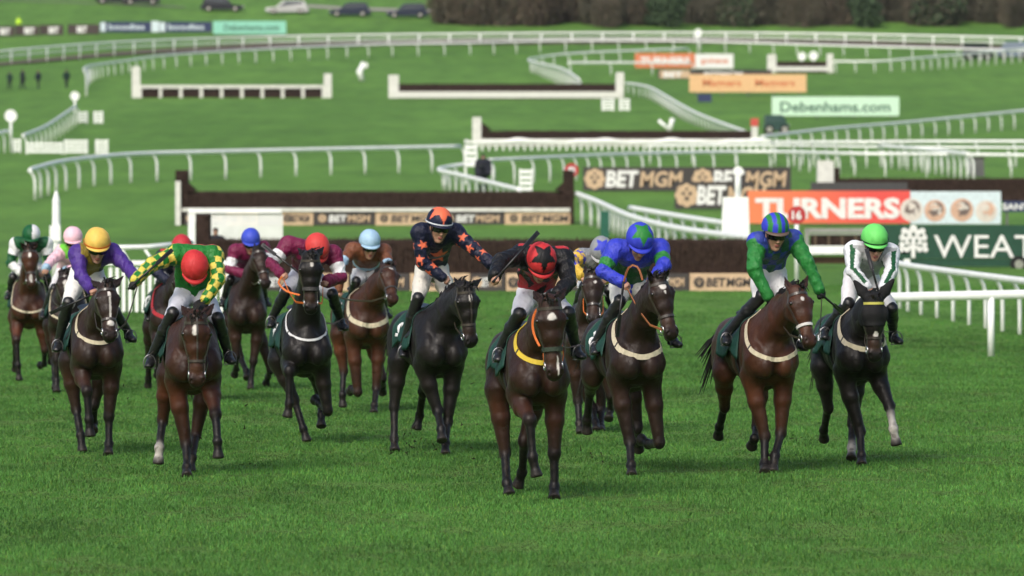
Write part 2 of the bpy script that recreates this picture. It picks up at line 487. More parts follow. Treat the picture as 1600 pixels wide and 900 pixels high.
# ------------------------------------------------------------------ text and boards
def text_mesh(s, bold=0.0, shear=0.0):
    cu = bpy.data.curves.new('lettering', 'FONT')
    cu.body = s; cu.size = 1.0; cu.extrude = 0.02; cu.offset = bold; cu.shear = shear
    cu.resolution_u = 3
    o = bpy.data.objects.new('lettering', cu)
    COL.objects.link(o)
    dg = bpy.context.evaluated_depsgraph_get()
    me = bpy.data.meshes.new_from_object(o.evaluated_get(dg))
    bpy.data.objects.remove(o)
    n = len(me.vertices)
    v = np.zeros(n * 3, dtype=np.float32); me.vertices.foreach_get('co', v)
    return me, v.reshape(-1, 3)
def lettering(s, u0, u1, v0, v1, Y, m, parent, o0, bold=0.02, shear=0.0, name='lettering', depth=0.012):
    """words s filling the pixel box on a face at depth Y"""
    me, v = text_mesh(s, bold, shear)
    A, B = lift(u0, v1, Y), lift(u1, v0, Y)
    mn, mx = v.min(0), v.max(0)
    x = (v[:, 0] - mn[0]) / (mx[0] - mn[0]) * (B[0] - A[0]) + A[0]
    z = (v[:, 1] - mn[1]) / (mx[1] - mn[1]) * (B[2] - A[2]) + A[2]
    y = Y - (v[:, 2] + 0.02) / 0.04 * depth
    co = np.stack([x, y, z], -1) - np.asarray(o0)[None]
    me.vertices.foreach_set('co', co.astype(np.float32).ravel())
    me.materials.clear(); me.materials.append(m); me.update()
    return link_mesh(name, me, None, parent)
def pbox(b, u0, u1, v0, v1, Y, t, o0, mi=0):
    A, B = lift(u0, v1, Y), lift(u1, v0, Y)
    b.box(((A[0] + B[0]) / 2 - o0[0], Y + t / 2 - o0[1], (A[2] + B[2]) / 2 - o0[2]), (B[0] - A[0], t, B[2] - A[2]), mi)
def disc_mesh(c, r, t, n=28, y0=0):
    v = []; 
    for k in range(n):
        a = 2 * math.pi * k / n; v.append((c[0] + r * math.cos(a), c[1], c[2] + r * math.sin(a)))
    for k in range(n):
        a = 2 * math.pi * k / n; v.append((c[0] + r * math.cos(a), c[1] + t, c[2] + r * math.sin(a)))
    f = [tuple(range(n)), tuple(range(2 * n - 1, n - 1, -1))] + [(k, k + n, (k + 1) % n + n, (k + 1) % n) for k in range(n)]
    return v, f
C_ORG = mat('board_orange', (0.62, 0.19, 0.085), 0.5); C_RED = mat('board_red', (0.56, 0.085, 0.065), 0.5)
C_WHITE = mat('board_white', (0.75, 0.75, 0.74), 0.5); C_GOLD = mat('board_gold', (0.56, 0.40, 0.26), 0.5)
C_BLK = mat('board_black', (0.050, 0.043, 0.042), 0.5); C_GREEN = mat('board_green', (0.012, 0.062, 0.036), 0.5)
C_MINT = mat('board_mint', (0.56, 0.78, 0.60), 0.5); C_DKG = mat('board_dark_lettering', (0.05, 0.13, 0.09), 0.5)
C_PEACH = mat('board_peach', (0.72, 0.45, 0.23), 0.5); C_PORG = mat('board_orange_lettering', (0.58, 0.17, 0.07), 0.5)
C_NAVY = mat('board_navy', (0.022, 0.035, 0.10), 0.5); C_PALEB = mat('board_pale_blue', (0.60, 0.70, 0.75), 0.5)
C_GREYP = mat('board_post_grey', (0.12, 0.12, 0.12), 0.6)
C_DISH = mat('board_dish', (0.60, 0.38, 0.28), 0.5); C_DISHD = mat('board_dish_dark', (0.16, 0.12, 0.11), 0.5); C_DISHW = mat('board_dish_white', (0.66, 0.60, 0.55), 0.5)
def gradient_mat():
    m = bpy.data.materials.new('board_orange_to_red'); m.use_nodes = True
    N = m.node_tree.nodes; L = m.node_tree.links; b = N['Principled BSDF']; b.inputs['Roughness'].default_value = 0.5
    tc = N.new('ShaderNodeTexCoord'); sx = N.new('ShaderNodeSeparateXYZ'); r = N.new('ShaderNodeValToRGB')
    mp = N.new('ShaderNodeMapRange')
    L.new(tc.outputs['Generated'], sx.inputs[0]); L.new(sx.outputs[0], r.inputs[0])
    r.color_ramp.elements[0].position = 0.12; r.color_ramp.elements[0].color = (0.80, 0.21, 0.085, 1)
    r.color_ramp.elements[1].position = 0.75; r.color_ramp.elements[1].color = (0.72, 0.075, 0.065, 1)
    L.new(r.outputs[0], b.inputs['Base Color'])
    return m
def board(label, u0, u1, v0, v1, vg, m, legs=True, name='advertising_board', group='advertising boards', dY=0.0, frame=None):
    Y = depth_at(vg) + dY
    A = lift((u0 + u1) / 2, v1, Y)
    g = float(ground(Y))
    root = empty(name, (A[0], Y, g)); tag(root, label, 'sign', group)
    o0 = (A[0], Y, g)
    b = MB(); pbox(b, u0, u1, v0, v1, Y, 0.06, o0); b.build('panel', m, root)
    if frame:
        b = MB(); k = frame[1]
        pbox(b, u0 - k, u1 + k, v0 - k, v0, Y - 0.01, 0.09, o0); pbox(b, u0 - k, u1 + k, v1, v1 + k, Y - 0.01, 0.09, o0)
        pbox(b, u0 - k, u0, v0, v1, Y - 0.01, 0.09, o0); pbox(b, u1, u1 + k, v0, v1, Y - 0.01, 0.09, o0)
        b.build('frame', frame[0], root)
    if legs:
        n = max(2, int((u1 - u0) * Y / F_PX / 2.5) + 1)
        for i in range(n):
            x = (u0 + (u1 - u0) * (0.06 + 0.88 * i / (n - 1)) - 800) * Y / F_PX
            z1 = lift(u0, v0, Y)[2] - 0.05
            b = MB(); b.box((x - o0[0], 0.12, (z1 + g - 0.1) / 2 - g), (0.08, 0.08, z1 - g + 0.1)); b.build('leg', C_GREYP, root)
    return root, Y - 0.003, o0
# orange to red board
r_, Y_, o_ = board('long orange to red board with large white lettering and a pale food panel', 1168, 1422, 298, 349, 352, gradient_mat())
lettering('TURNERS', 1180, 1406, 309, 342, Y_, C_WHITE, r_, o_, 0.045)
b = MB(); pbox(b, 1422.3, 1564, 299, 350, Y_ + 0.003, 0.06, o_); b.build('food_panel', C_PALEB, r_)
for k, (uc, vc, rr, mm, mt) in enumerate([(1424, 328, 18, C_DISHW, C_DISHD), (1461, 329, 17, C_DISH, C_DISHD), (1503, 328, 18, C_DISH, C_DISHD), (1541, 330, 17, C_DISHW, C_DISH)]):
    P = lift(uc, vc, Y_); s_ = Y_ / F_PX
    b = MB(); v, f = disc_mesh((P[0] - o_[0], -0.012 - 0.002 * k, P[2] - o_[2]), rr * s_, 0.01); b.add(v, f, 0)
    v, f = disc_mesh((P[0] - o_[0] + 2 * s_, -0.020 - 0.002 * k, P[2] - o_[2] + 3 * s_), rr * s_ * 0.62, 0.006); b.add(v, f, 1)
    v, f = disc_mesh((P[0] - o_[0] - 1 * s_, -0.028 - 0.002 * k, P[2] - o_[2] + 6 * s_), rr * s_ * 0.35, 0.006); b.add(v, f, 2)
    for q in range(7):
        a = q * 2.4 + k; v, f = disc_mesh((P[0] - o_[0] + math.cos(a) * rr * s_ * 0.45, -0.036 - 0.002 * k - 0.0005 * q, P[2] - o_[2] + math.sin(a) * rr * s_ * 0.4), rr * s_ * 0.16, 0.004); b.add(v, f, q % 3)
    b.build('dish_picture', [mm, mt, C_DISHW], r_)
# dark green trailer board
r_, Y_, o_ = board('dark green board on a wheeled trailer with a white tree emblem', 1352, 1700, 352, 404, 420, C_GREEN, legs=False)
lettering('WEATHERBYS', 1458, 1760, 368, 403, Y_, C_WHITE, r_, o_, 0.0) if False else None
lettering('WEATHERBYS', 1459, 1813, 367, 403, Y_, C_WHITE, r_, o_, 0.004)
b = MB(); pbox(b, 1700.3, 1840, 352, 404, Y_ + 0.003, 0.06, o_); pbox(b, 1352, 1840, 404.4, 416, Y_ + 0.03, 0.06, o_); b.build('lower_panel', C_GREEN, r_)
b = MB(); s_ = Y_ / F_PX
_k = 0
for (du, dv, rr) in [(0, 0, 9), (-9, 3, 7), (9, 3, 7), (-16, -3, 7), (16, -3, 7), (-7, -9, 8), (7, -9, 8), (0, -17, 7), (-14, -13, 6), (14, -13, 6), (-17, 8, 6), (17, 8, 6), (-10, 15, 6), (10, 15, 6), (-19, 16, 5), (19, 16, 5), (-4, 12, 4), (4, 12, 4)]:
    P = lift(1427 + du, 374 + dv, Y_); v, f = disc_mesh((P[0] - o_[0], -0.012 - 0.0012 * _k, P[2] - o_[2]), rr * s_ * 0.82, 0.01); b.add(v, f); _k += 1
pbox(b, 1424, 1430, 376, 403, Y_ - 0.04, 0.02, o_)
b.build('tree_emblem', C_WHITE, r_)
b = MB()
for (du, dv, rr) in [(-5, 2, 2.2), (5, 2, 2.2), (-12, -7, 2.2), (12, -7, 2.2), (0, -8, 2.4), (-15, 3, 2), (15, 3, 2), (-12, 10, 2), (12, 10, 2)]:
    P = lift(1427 + du, 374 + dv, Y_); v, f = disc_mesh((P[0] - o_[0], -0.046, P[2] - o_[2]), rr * s_, 0.008); b.add(v, f)
b.build('emblem_leaf_gaps', C_GREEN, r_)
P = lift(1592, 413, Y_ - 0.25)
wh = MB(); v, f = disc_mesh((P[0] - o_[0], -0.33, P[2] - o_[2]), 0.24, 0.2); wh.add(v, f); wo = wh.build('wheel', mat('tyre', (0.012, 0.012, 0.012), 0.8), r_)
wh = MB(); v, f = disc_mesh((P[0] - o_[0], -0.345, P[2] - o_[2]), 0.13, 0.03); wh.add(v, f); wh.build('rim', M_STEEL, wo)
# lion-headed gold emblem used on the betting boards
def emblem(uc, vc, rr, Y, m, root, o0, md):
    s_ = Y / F_PX; b = MB()
    P = lift(uc, vc, Y); v, f = disc_mesh((P[0] - o0[0], -0.012, P[2] - o0[2]), rr * s_, 0.01, 9); b.add(v, f, 0)
    for q in range(8):
        a = q * math.pi / 4; v, f = disc_mesh((P[0] - o0[0] + math.cos(a) * rr * s_ * 0.75, -0.014 - 0.001 * q, P[2] - o0[2] + math.sin(a) * rr * s_ * 0.75), rr * s_ * 0.36, 0.01, 7); b.add(v, f, 0)
    for (dx, dz, r2) in ((-0.3, 0.15, 0.16), (0.3, 0.15, 0.16), (0, -0.3, 0.2), (0, 0.55, 0.13)):
        v, f = disc_mesh((P[0] - o0[0] + dx * rr * s_, -0.028, P[2] - o0[2] + dz * rr * s_), r2 * rr * s_, 0.008, 8); b.add(v, f, 1)
    b.build('emblem', [m, md], root)
def betboard(label, u0, u1, v0, v1, vg, sets, lines=None):
    r_, Y_, o_ = board(label, u0, u1, v0, v1, vg, C_BLK)
    for (a, c) in sets:
        w = c - a; vc = (v0 + v1) / 2; hh = (v1 - v0) * 0.36
        emblem(a + w * 0.08, vc, hh * 1.15, Y_, C_GOLD, r_, o_, C_BLK)
        lettering('BET', a + w * 0.19, a + w * 0.53, vc - hh, vc + hh, Y_, C_WHITE, r_, o_, 0.045, 0.12)
        lettering('MGM', a + w * 0.54, a + w * 0.98, vc - hh * 0.9, vc + hh * 0.95, Y_, C_GOLD, r_, o_, 0.03, 0.12)
betboard('long black betting board left of the red and white post cap, on far ground', 911, 1236, 261, 298, 301, [(917, 1070), (1086, 1232)])
betboard('short black betting board half hidden behind the white pillar', 1054, 1176, 284, 326, 329, [(1062, 1200)])
r_, Y_, o_ = board('navy board with white letters cut by the right edge', 1567, 1680, 314, 331, 352, C_NAVY)
lettering('SANTI', 1566, 1612, 318, 328, Y_, C_WHITE, r_, o_, 0.03)
r_, Y_, o_ = board('mint board with dark serif-like web address lettering', 1206, 1405, 151, 181, 186, C_MINT)
lettering('Debenhams.com', 1219, 1391, 159, 175, Y_, C_DKG, r_, o_, 0.02)
r_, Y_, o_ = board('peach board with two orange words', 1077, 1260, 116, 144, 152, C_PEACH)
lettering('Magners', 1098, 1158, 124, 138, Y_, C_PORG, r_, o_, 0.02)
lettering('Magners', 1180, 1242, 124, 138, Y_, C_PORG, r_, o_, 0.02)
r_, Y_, o_ = board('small far orange and white board left of the small fence', 992, 1086, 83, 106, 109, C_ORG)
lettering('TURNERS', 1000, 1078, 89, 101, Y_, C_WHITE, r_, o_, 0.04)
b = MB(); pbox(b, 1086.3, 1146, 84, 107, Y_ + 0.003, 0.06, o_); b.build('white_panel', C_WHITE, r_)
lettering('pies', 1096, 1138, 91, 101, Y_, C_ORG, r_, o_, 0.02)
r_, Y_, o_ = board('low brown betting board under the far orange and white board', 1028, 1206, 109, 123, 126, C_BLK)
b = MB(); pbox(b, 1031, 1078, 110, 122, Y_ - 0.01, 0.02, o_); b.build('gold_panel', C_GOLD, r_)
lettering('BET', 1037, 1066, 112, 121, Y_ - 0.012, C_WHITE, r_, o_, 0.04)
lettering('BETMGM', 1100, 1160, 112, 121, Y_, C_WHITE, r_, o_, 0.03)
for i, (a, c_) in enumerate(((156, 236), (249, 331))):
    r_, Y_, o_ = board(('navy board with pale words, left one of the navy pair', 'navy board with pale words, touching the turquoise board')[i], a, c_, 34, 50, 53, C_NAVY)
    lettering('boodles', a + 14, a + 70, 38, 46, Y_, C_PALEB, r_, o_, 0.02)
    b = MB(); pbox(b, a + 1, a + 9, 35, 49, Y_ - 0.008, 0.012, o_); b.build('logo_panel', C_PALEB, r_)
    if i: 
        b = MB(); pbox(b, a - 12.5, a - 0.3, 33, 50, Y_ + 0.003, 0.05, o_); b.build('logo_panel', C_PALEB, r_)
r_, Y_, o_ = board('turquoise board with dark lettering at far left', 333, 447, 33, 53, 55, mat('board_turquoise', (0.25, 0.58, 0.46), 0.5))
lettering('Debenhams.com', 350, 436, 38, 48, Y_, C_DKG, r_, o_, 0.02)
for i, a in enumerate((-14, 24, 62, 106)):
    lb = ('row of dark brown boards at left edge, the one cut by the frame', 'dark brown far board second from the left edge with a white patch', 'dark brown far board between two others with a white patch', 'dark brown far board next to the navy pair with a white patch')[i]
    r_, Y_, o_ = board(lb, a, a + 37 + (12 if i == 3 else 0), 41 - i, 56 - i, 58 - i, mat('board_brown', (0.055, 0.040, 0.036), 0.6))
    lettering('BET', a + 14, a + 30, 44 - i, 54 - i, Y_, C_WHITE, r_, o_, 0.05)

# ------------------------------------------------------------------ steeplechase fences
def brush_mesh(x0, x1, Y, z0, z1, depth, n, tw, seed):
    rg = np.random.default_rng(seed)
    b = MB()
    nx = max(8, int((x1 - x0) / 0.35))
    xs = np.linspace(x0, x1, nx)
    top = z1 - 0.06 + rg.normal(0, 0.012, nx)
    v = []
    for x, t in zip(xs, top):
        v += [(x, Y, z0), (x, Y + 0.12, t - 0.05), (x, Y + 0.22, t), (x, Y + depth - 0.15, t), (x, Y + depth, z0)]
    f = []
    for i in range(nx - 1):
        for k in range(4): f.append((i * 5 + k, (i + 1) * 5 + k, (i + 1) * 5 + k + 1, i * 5 + k + 1))
    f += [(0, 1, 2, 3, 4), tuple((nx - 1) * 5 + k for k in (4, 3, 2, 1, 0))]
    b.add(v, f, 0)
    me = b.mesh('brush', [M_BIRCH, M_BIRCHT])
    # twigs: thin upright slivers on the face and along the top
    x = rg.uniform(x0, x1, n); y = np.where(rg.random(n) < 0.6, Y - 0.02 + rg.random(n) * 0.1, Y + rg.random(n) * depth)
    front = y < Y + 0.1
    zb = np.where(front, z0 + rg.random(n) * (z1 - z0) * 0.8, z1 - 0.25)
    ln = np.where(front, 0.25 + 0.35 * rg.random(n), 0.2 + 0.11 * rg.random(n))
    zt = np.minimum(zb + ln, z1 + 0.05 * rg.random(n))
    dx = rg.normal(0, 0.04, n); dy = np.where(front, -0.02, rg.normal(0, 0.03, n))
    V = np.stack([np.stack([x - tw, y, zb], -1), np.stack([x + tw, y, zb], -1), np.stack([x + dx, y + dy, zt], -1)], 1).reshape(-1, 3)
    F = np.arange(3 * n).reshape(-1, 3)
    me2 = mesh_from('twigs', V, F, M_BIRCHT, smooth=False)
    return me, me2
def fence(label, u0, u1, vt, vb, vg, n=2500, wings=(), board_h=None, depth=1.1, tw=0.012, seed=1, name='steeplechase_fence', cat='fence'):
    Y = depth_at(vg); g = float(ground(Y))
    x0, x1 = (u0 - 800) * Y / F_PX, (u1 - 800) * Y / F_PX
    zt = lift(0, vt, Y)[2]; zb = lift(0, vb, Y)[2]
    cx = (x0 + x1) / 2
    root = empty(name, (cx, Y, g)); tag(root, label, cat, 'jumps on the course')
    a, t = brush_mesh(x0 - cx, x1 - cx, 0.0, -0.05, zt - g, depth, n, tw, seed)
    ob = link_mesh('brush', a, None, root); link_mesh('twigs', t, None, ob)
    return root, Y, (cx, Y, g)
F1, Y1, o1 = fence('nearest dark birch fence behind the riders with a gold board at its foot', 306, 1182, 371, 428, 455, 6000, seed=11)
# take-off board: alternating black and gold panels
us = [306, 400, 470, 545, 640, 735, 790, 860, 935, 1008, 1077, 1182]
for i in range(len(us) - 1):
    gold = i % 2 == 0
    b = MB(); pbox(b, us[i] + 0.8, us[i + 1] - 0.8, 427, 455, Y1 - 0.12, 0.08, o1)
    p = b.build('base_panel', C_GOLD if gold else C_BLK, F1)
    a, c = us[i] + 6, us[i + 1] - 6; w = c - a
    emblem(a + w * 0.1, 441, 8, Y1 - 0.123, C_BLK if gold else C_GOLD, p, o1, C_GOLD if gold else C_BLK)
    for ob in p.children: ob.location.y -= 0.123
    lettering('BET', a + w * 0.22, a + w * 0.55, 434, 448, Y1 - 0.123, C_BLK if gold else C_WHITE, p, o1, 0.03, 0.1)
    lettering('MGM', a + w * 0.56, a + w * 0.97, 434, 448, Y1 - 0.123, C_BLK if gold else C_GOLD, p, o1, 0.03, 0.1)
b = MB(); pbox(b, 306, 327, 336, 452, Y1 + 0.1, 0.9, o1); b.build('wing_brush', M_BIRCH, F1)
F2, Y2, o2 = fence('second dark birch fence with black and gold panels and upswept dark ends', 276, 897, 297, 326, 352, 4200, seed=12)
us = [287, 352, 404, 440, 490, 586, 688, 788, 896]
for i in range(len(us) - 1):
    gold = i % 2 == 1
    b = MB(); pbox(b, us[i] + 0.6, us[i + 1] - 0.6, 331, 352, Y2 - 0.12, 0.08, o2)
    p = b.build('base_panel', C_GOLD if gold else C_BLK, F2)
    a, c = us[i] + 5, us[i + 1] - 5; w = c - a
    if w > 30:
        emblem(a + w * 0.1, 341, 6, Y2 - 0.123, C_BLK if gold else C_GOLD, p, o2, C_GOLD if gold else C_BLK)
        for ob in p.children: ob.location.y -= 0.123
        lettering('BET', a + w * 0.22, a + w * 0.55, 336, 347, Y2 - 0.123, C_BLK if gold else C_WHITE, p, o2, 0.03, 0.1)
        lettering('MGM', a + w * 0.56, a + w * 0.97, 336, 347, Y2 - 0.123, C_BLK if gold else C_GOLD, p, o2, 0.03, 0.1)
b = MB(); pbox(b, 284, 896, 325, 330.5, Y2 - 0.2, 0.2, o2); b.build('top_board', M_WHITEW, F2)
for (ua, ub) in ((274, 293), (880, 897)):
    b = MB(); s = 1 if ua < 500 else -1
    A = [lift(q, w_, Y2 - 0.05) for q, w_ in ((ua, 265), (ub, 266), (ub if s > 0 else ub, 352), (ua, 352))]
    e0, e1 = (290, 304) if s > 0 else (868, 880)
    pbox(b, ua, ub, 266, 325, Y2 - 0.05, 1.0, o2)
    # sweep down to the fence top
    u_in = ub if s > 0 else ua
    q0, q1, q2 = lift(u_in, 285, Y2), lift(u_in + s * 14, 297.5, Y2), lift(u_in, 300, Y2)
    v = [q - np.array(o2) + np.array([0, dy, 0]) for dy in (-0.03, 0.9) for q in (q0, q1, q2)]
    b.add(v, [(0, 1, 2), (5, 4, 3), (0, 3, 4, 1), (1, 4, 5, 2), (2, 5, 3, 0)])
    b.build('wing_brush', M_BIRCH, F2)
    b = MB(); pbox(b, ua, ua + 8, 283, 352, Y2 - 0.25, 0.15, o2) if s > 0 else pbox(b, ub - 6, ub, 300, 352, Y2 - 0.25, 0.15, o2); b.build('wing_post', M_WHITEW if s > 0 else M_BIRCH, F2)
F3, Y3, o3 = fence('dark birch fence at the right edge beyond the orange to red board', 1305, 1720, 277, 305, 313, 2200, seed=13)
b = MB(); pbox(b, 1277, 1303, 251, 291, Y3 - 0.2, 0.5, o3); b.build('wing_board', M_WHITEW, F3)
b = MB(); pbox(b, 1305, 1312, 262, 312, Y3 - 0.05, 0.9, o3); b.build('wing_brush', M_BIRCH, F3)
F4, Y4, o4 = fence('long dark birch fence behind the wavy white rails at mid distance', 752, 1176, 203, 216, 229, 1800, seed=14, tw=0.02)
b = MB(); pbox(b, 738, 752, 183, 226, Y4 - 0.1, 0.3, o4); b.build('wing_board', M_WHITEW, F4)
b = MB(); A = [lift(752, 190, Y4), lift(768, 203, Y4), lift(752, 206, Y4)]
v = [q - np.array(o4) + np.array([0, dy, 0]) for dy in (0.0, 0.8) for q in A]; b.add(v, [(0, 1, 2), (5, 4, 3), (0, 3, 4, 1), (1, 4, 5, 2), (2, 5, 3, 0)]); b.build('wing_brush', M_BIRCH, F4)
b = MB(); pbox(b, 745, 1176, 217, 228, Y4 - 0.25, 0.1, o4); b.build('base_board', M_WHITEW, F4)
b = MB(); pbox(b, 1174, 1184, 192, 229, Y4 - 0.2, 0.2, o4); rp = b.build('end_post', M_WHITEW, F4)
b = MB(); pbox(b, 1173, 1185, 185, 197, Y4 - 0.25, 0.3, o4); b.build('red_cap', C_RED, F4)
F5, Y5, o5 = fence('far dark fence with a white board along its base and white ends', 620, 966, 130, 144, 154, 1500, seed=15, tw=0.03)
for ua, ub, va in ((607, 623, 117), (962, 975, 113)):
    b = MB(); pbox(b, ua, ub, va, 154, Y5 - 0.1, 0.4, o5); b.build('wing_board', M_WHITEW, F5)
b = MB(); pbox(b, 608, 974, 143, 153, Y5 - 0.25, 0.1, o5); b.build('base_board', M_WHITEW, F5)
F6, Y6, o6 = fence('far low hurdle of nine dark panels framed in white', 219, 506, 137, 150, 153, 900, seed=16, tw=0.03, depth=0.4, name='hurdle', cat='hurdle')
for k in range(10):
    uu = 219 + k * 31.8
    b = MB(); pbox(b, uu - 2.5, uu + 2.5, 136, 153, Y6 - 0.12, 0.08, o6); b.build('upright', M_WHITEW, F6)
b = MB(); pbox(b, 219, 506, 133, 138, Y6 - 0.2, 0.1, o6); b.build('top_rail', M_WHITEW, F6)
for ua, ub, va in ((206, 219, 104), (506, 518, 115)):
    b = MB(); pbox(b, ua, ub, va, 154, Y6 - 0.1, 0.3, o6); b.build('wing_board', M_WHITEW, F6)
F7, Y7, o7 = fence('smallest far fence with white ends, right of the peach board', 1212, 1294, 95, 105, 114, 500, seed=17, tw=0.03)
for ua, ub, va in ((1199, 1213, 85), (1292, 1302, 84)):
    b = MB(); pbox(b, ua, ub, va, 114, Y7 - 0.1, 0.4, o7); b.build('wing_board', M_WHITEW, F7)
b = MB(); pbox(b, 1208, 1296, 104, 111, Y7 - 0.25, 0.1, o7); b.build('base_board', M_WHITEW, F7)

# ------------------------------------------------------------------ wings, markers and other course furniture
def thing_px(name, label, cat, u, vg, group=None, dY=0.0):
    Y = depth_at(vg) + dY; P = lift(u, vg, Y); g = float(ground(Y))
    root = empty(name, (P[0], Y, g)); tag(root, label, cat, group)
    return root, Y, (P[0], Y, g)
# picket wing, near left
r_, Y_, o_ = thing_px('picket_wing', 'white picket wing of the nearest fence seen between the left riders', 'fence wing', 265, 488)
b = MB()
for k in range(19):
    uu = 170 + k * 10.2; pbox(b, uu, uu + 5.4, 418, 489, Y_, 0.03, o_)
b.build('pickets', M_WHITE, r_)
b = MB(); pbox(b, 140, 362, 407, 414, Y_ + 0.05, 0.05, o_); b.build('middle_rail', M_WHITE, r_)
b = MB(); P0, P1, P2 = lift(120, 388, Y_), lift(230, 386, Y_), lift(300, 379, Y_ + 1.5)
b.tube([P0 - np.array(o_), P1 - np.array(o_), P2 - np.array(o_)], 0.055, 8); b.build('top_rail', M_WHITE, r_, True)
for (ua, ub) in ((226, 240), (190, 203), (260, 277)):
    b = MB(); A, B = lift(ua, 389, Y_ + 0.02), lift(ub, 410, Y_ + 0.02); b.tube([A - np.array(o_), B - np.array(o_)], 0.035, 6); b.build('brace', M_WHITE, r_, True)
# slatted white panel with frame post
r_, Y_, o_ = thing_px('slatted_wing', 'white slatted wing panel above the left end of the nearest fence', 'fence wing', 370, 440)
b = MB(); pbox(b, 294, 305, 330, 441, Y_, 0.12, o_); b.build('post', M_WHITE, r_)
b = MB(); pbox(b, 294, 440, 325, 333, Y_ - 0.02, 0.14, o_); b.build('top_rail', M_WHITE, r_)
b = MB()
for k in range(30):
    uu = 330 + k * 3.75; pbox(b, uu, uu + 2.9, 334, 440, Y_ + 0.04, 0.03, o_)
b.build('slats', M_WHITE, r_)
# tall white finial post at left
r_, Y_, o_ = thing_px('marker_post', 'tall white pointed marker post behind the pink-capped rider', 'post', 88, 446)
b = MB(); A = lift(88, 298, Y_)[2] - o_[2]; s_ = Y_ / F_PX
b.tube([(0, 0, 0), (0, 0, A * 0.55), (0, 0, A * 0.62), (0, 0, A * 0.9), (0, 0, A)], [7.5 * s_, 7.5 * s_, 6.5 * s_, 6 * s_, 1.5 * s_], 12); b.build('shaft', M_WHITE, r_, True)
b = MB(); b.box((-0.02, -0.1, A * 0.55), (17 * s_, 0.12, A * 0.16)); b.build('collar', M_WHITE, r_)
# white pillar with pole
r_, Y_, o_ = thing_px('white_pillar', 'tall white box pillar with a round topped pole, left of the orange board', 'marker', 1149, 404)
s_ = Y_ / F_PX; z0, z1 = lift(0, 374, Y_)[2] - o_[2], lift(0, 308, Y_)[2] - o_[2]
b = MB(); b.box((0, 0, z1 / 2), (46 * s_, 0.5, z1), taper=0.86); b.build('box', M_WHITE, r_)
zp = lift(0, 268, Y_)[2] - o_[2]
b = MB(); b.tube([(4 * s_, 0, z1 - 0.02), (4 * s_, 0, zp)], 5 * s_, 10); b.build('pole', M_WHITE, r_, True)
b = MB(); v, f = disc_mesh((4 * s_, -0.1, zp), 8 * s_, 0.12); b.add(v, f); b.build('disc', M_WHITE, r_)
# red number discs
def disc_sign(label, u, v, rad, vg, txt, colr, pole=True, post_m=None, txtcol=None):
    r_, Y_, o_ = thing_px('distance_marker', label, 'marker', u, vg, 'disc markers')
    s_ = Y_ / F_PX; P = lift(u, v, Y_)
    b = MB(); vv, f = disc_mesh((0, -0.04, P[2] - o_[2]), rad * s_, 0.05); b.add(vv, f); d = b.build('disc', colr, r_)
    if txt:
        lettering(txt, u - rad * 0.55, u + rad * 0.55, v - rad * 0.5, v + rad * 0.5, Y_ - 0.043, txtcol or C_WHITE, r_, o_, 0.04, depth=0.01)
    b = MB(); b.tube([(0, 0.03, -0.05), (0, 0.03, P[2] - o_[2])], 0.06 * (Y_ / 150) ** 0.3, 10); b.build('post', post_m or M_WHITE, r_, True)
C_REDD = mat('disc_red', (0.45, 0.035, 0.04), 0.5)
disc_sign('red disc with white number sixteen on a white post by the orange board', 1245, 336, 14, 440, '16', C_REDD)
disc_sign('small red disc with white digit above the right end of the second fence', 893, 266, 11, 350, '8', C_REDD, post_m=M_BIRCH)
disc_sign('larger plain white disc on a post near the left edge', 17, 181, 9.5, 238, None, M_WHITE)
disc_sign('smaller plain white disc on a post above the left pickets', 117, 150, 7, 194, None, M_WHITE)
disc_sign('plain white disc on a post in front of the top far rail', 1091, 51, 6, 82, None, M_WHITE)
disc_sign('left one of the white discs above the smallest far fence', 1253, 88, 6.5, 104, None, M_WHITE)
disc_sign('right one of the white discs above the smallest far fence', 1271, 87, 7, 104, None, M_WHITE)
# picket hurdles at left and other little white blocks
def slat_panel(label, u0, u1, v0, v1, vg, n=4):
    r_, Y_, o_ = thing_px('picket_hurdle', label, 'hurdle', (u0 + u1) / 2, vg, 'small white slatted panels')
    b = MB()
    for k in range(n):
        a = v0 + (v1 - v0) * (k + 0.12) / n; c = v0 + (v1 - v0) * (k + 0.8) / n
        pbox(b, u0, u1, a, c, Y_, 0.05, o_)
    b.build('slats', M_WHITE, r_)
    b = MB(); pbox(b, u0, u0 + 3, v0, vg, Y_ + 0.06, 0.06, o_); pbox(b, u1 - 3, u1, v0, vg, Y_ + 0.06, 0.06, o_); b.build('frame', M_WHITE, r_)
slat_panel('widest white slatted panel beside the left rail', 100, 137, 218, 240, 241)
slat_panel('white slatted panel right of the widest one at left', 149, 169, 218, 241, 241)
slat_panel('upper white slatted panel beside the smaller left disc', 121, 137, 174, 192, 193)
slat_panel('upper small white slatted panel right of its neighbour at left', 146, 161, 174, 193, 193)
slat_panel('white slatted panel below the larger left disc', 20, 33, 217, 238, 239)
slat_panel('long low white slatted panel left of the widest one', 40, 98, 222, 240, 241, 3)
slat_panel('leftmost of two white blocks below the far fence end', 940, 960, 154, 173, 174)
slat_panel('rightmost of two white blocks below the far fence end', 967, 984, 154, 173, 174)
slat_panel('white block beside the corner of the photographer rail', 726, 746, 226, 262, 288)
slat_panel('white upright block behind the second fence near the photographer', 811, 832, 264, 300, 322)
r_, Y_, o_ = thing_px('flag_marker', 'crooked white marker standing alone above the long far fence', 'marker', 566, 126)
b = MB(); s_ = Y_ / F_PX
b.tube([(0, 0, -0.05), (-4 * s_, 0, 14 * s_), (3 * s_, 0, 28 * s_)], [4 * s_, 5 * s_, 4 * s_], 8); b.build('pole', M_WHITE, r_, True)
b = MB(); b.box((3 * s_, -0.1, 24 * s_), (11 * s_, 0.1, 8 * s_)); b.build('flag', M_WHITE, r_)
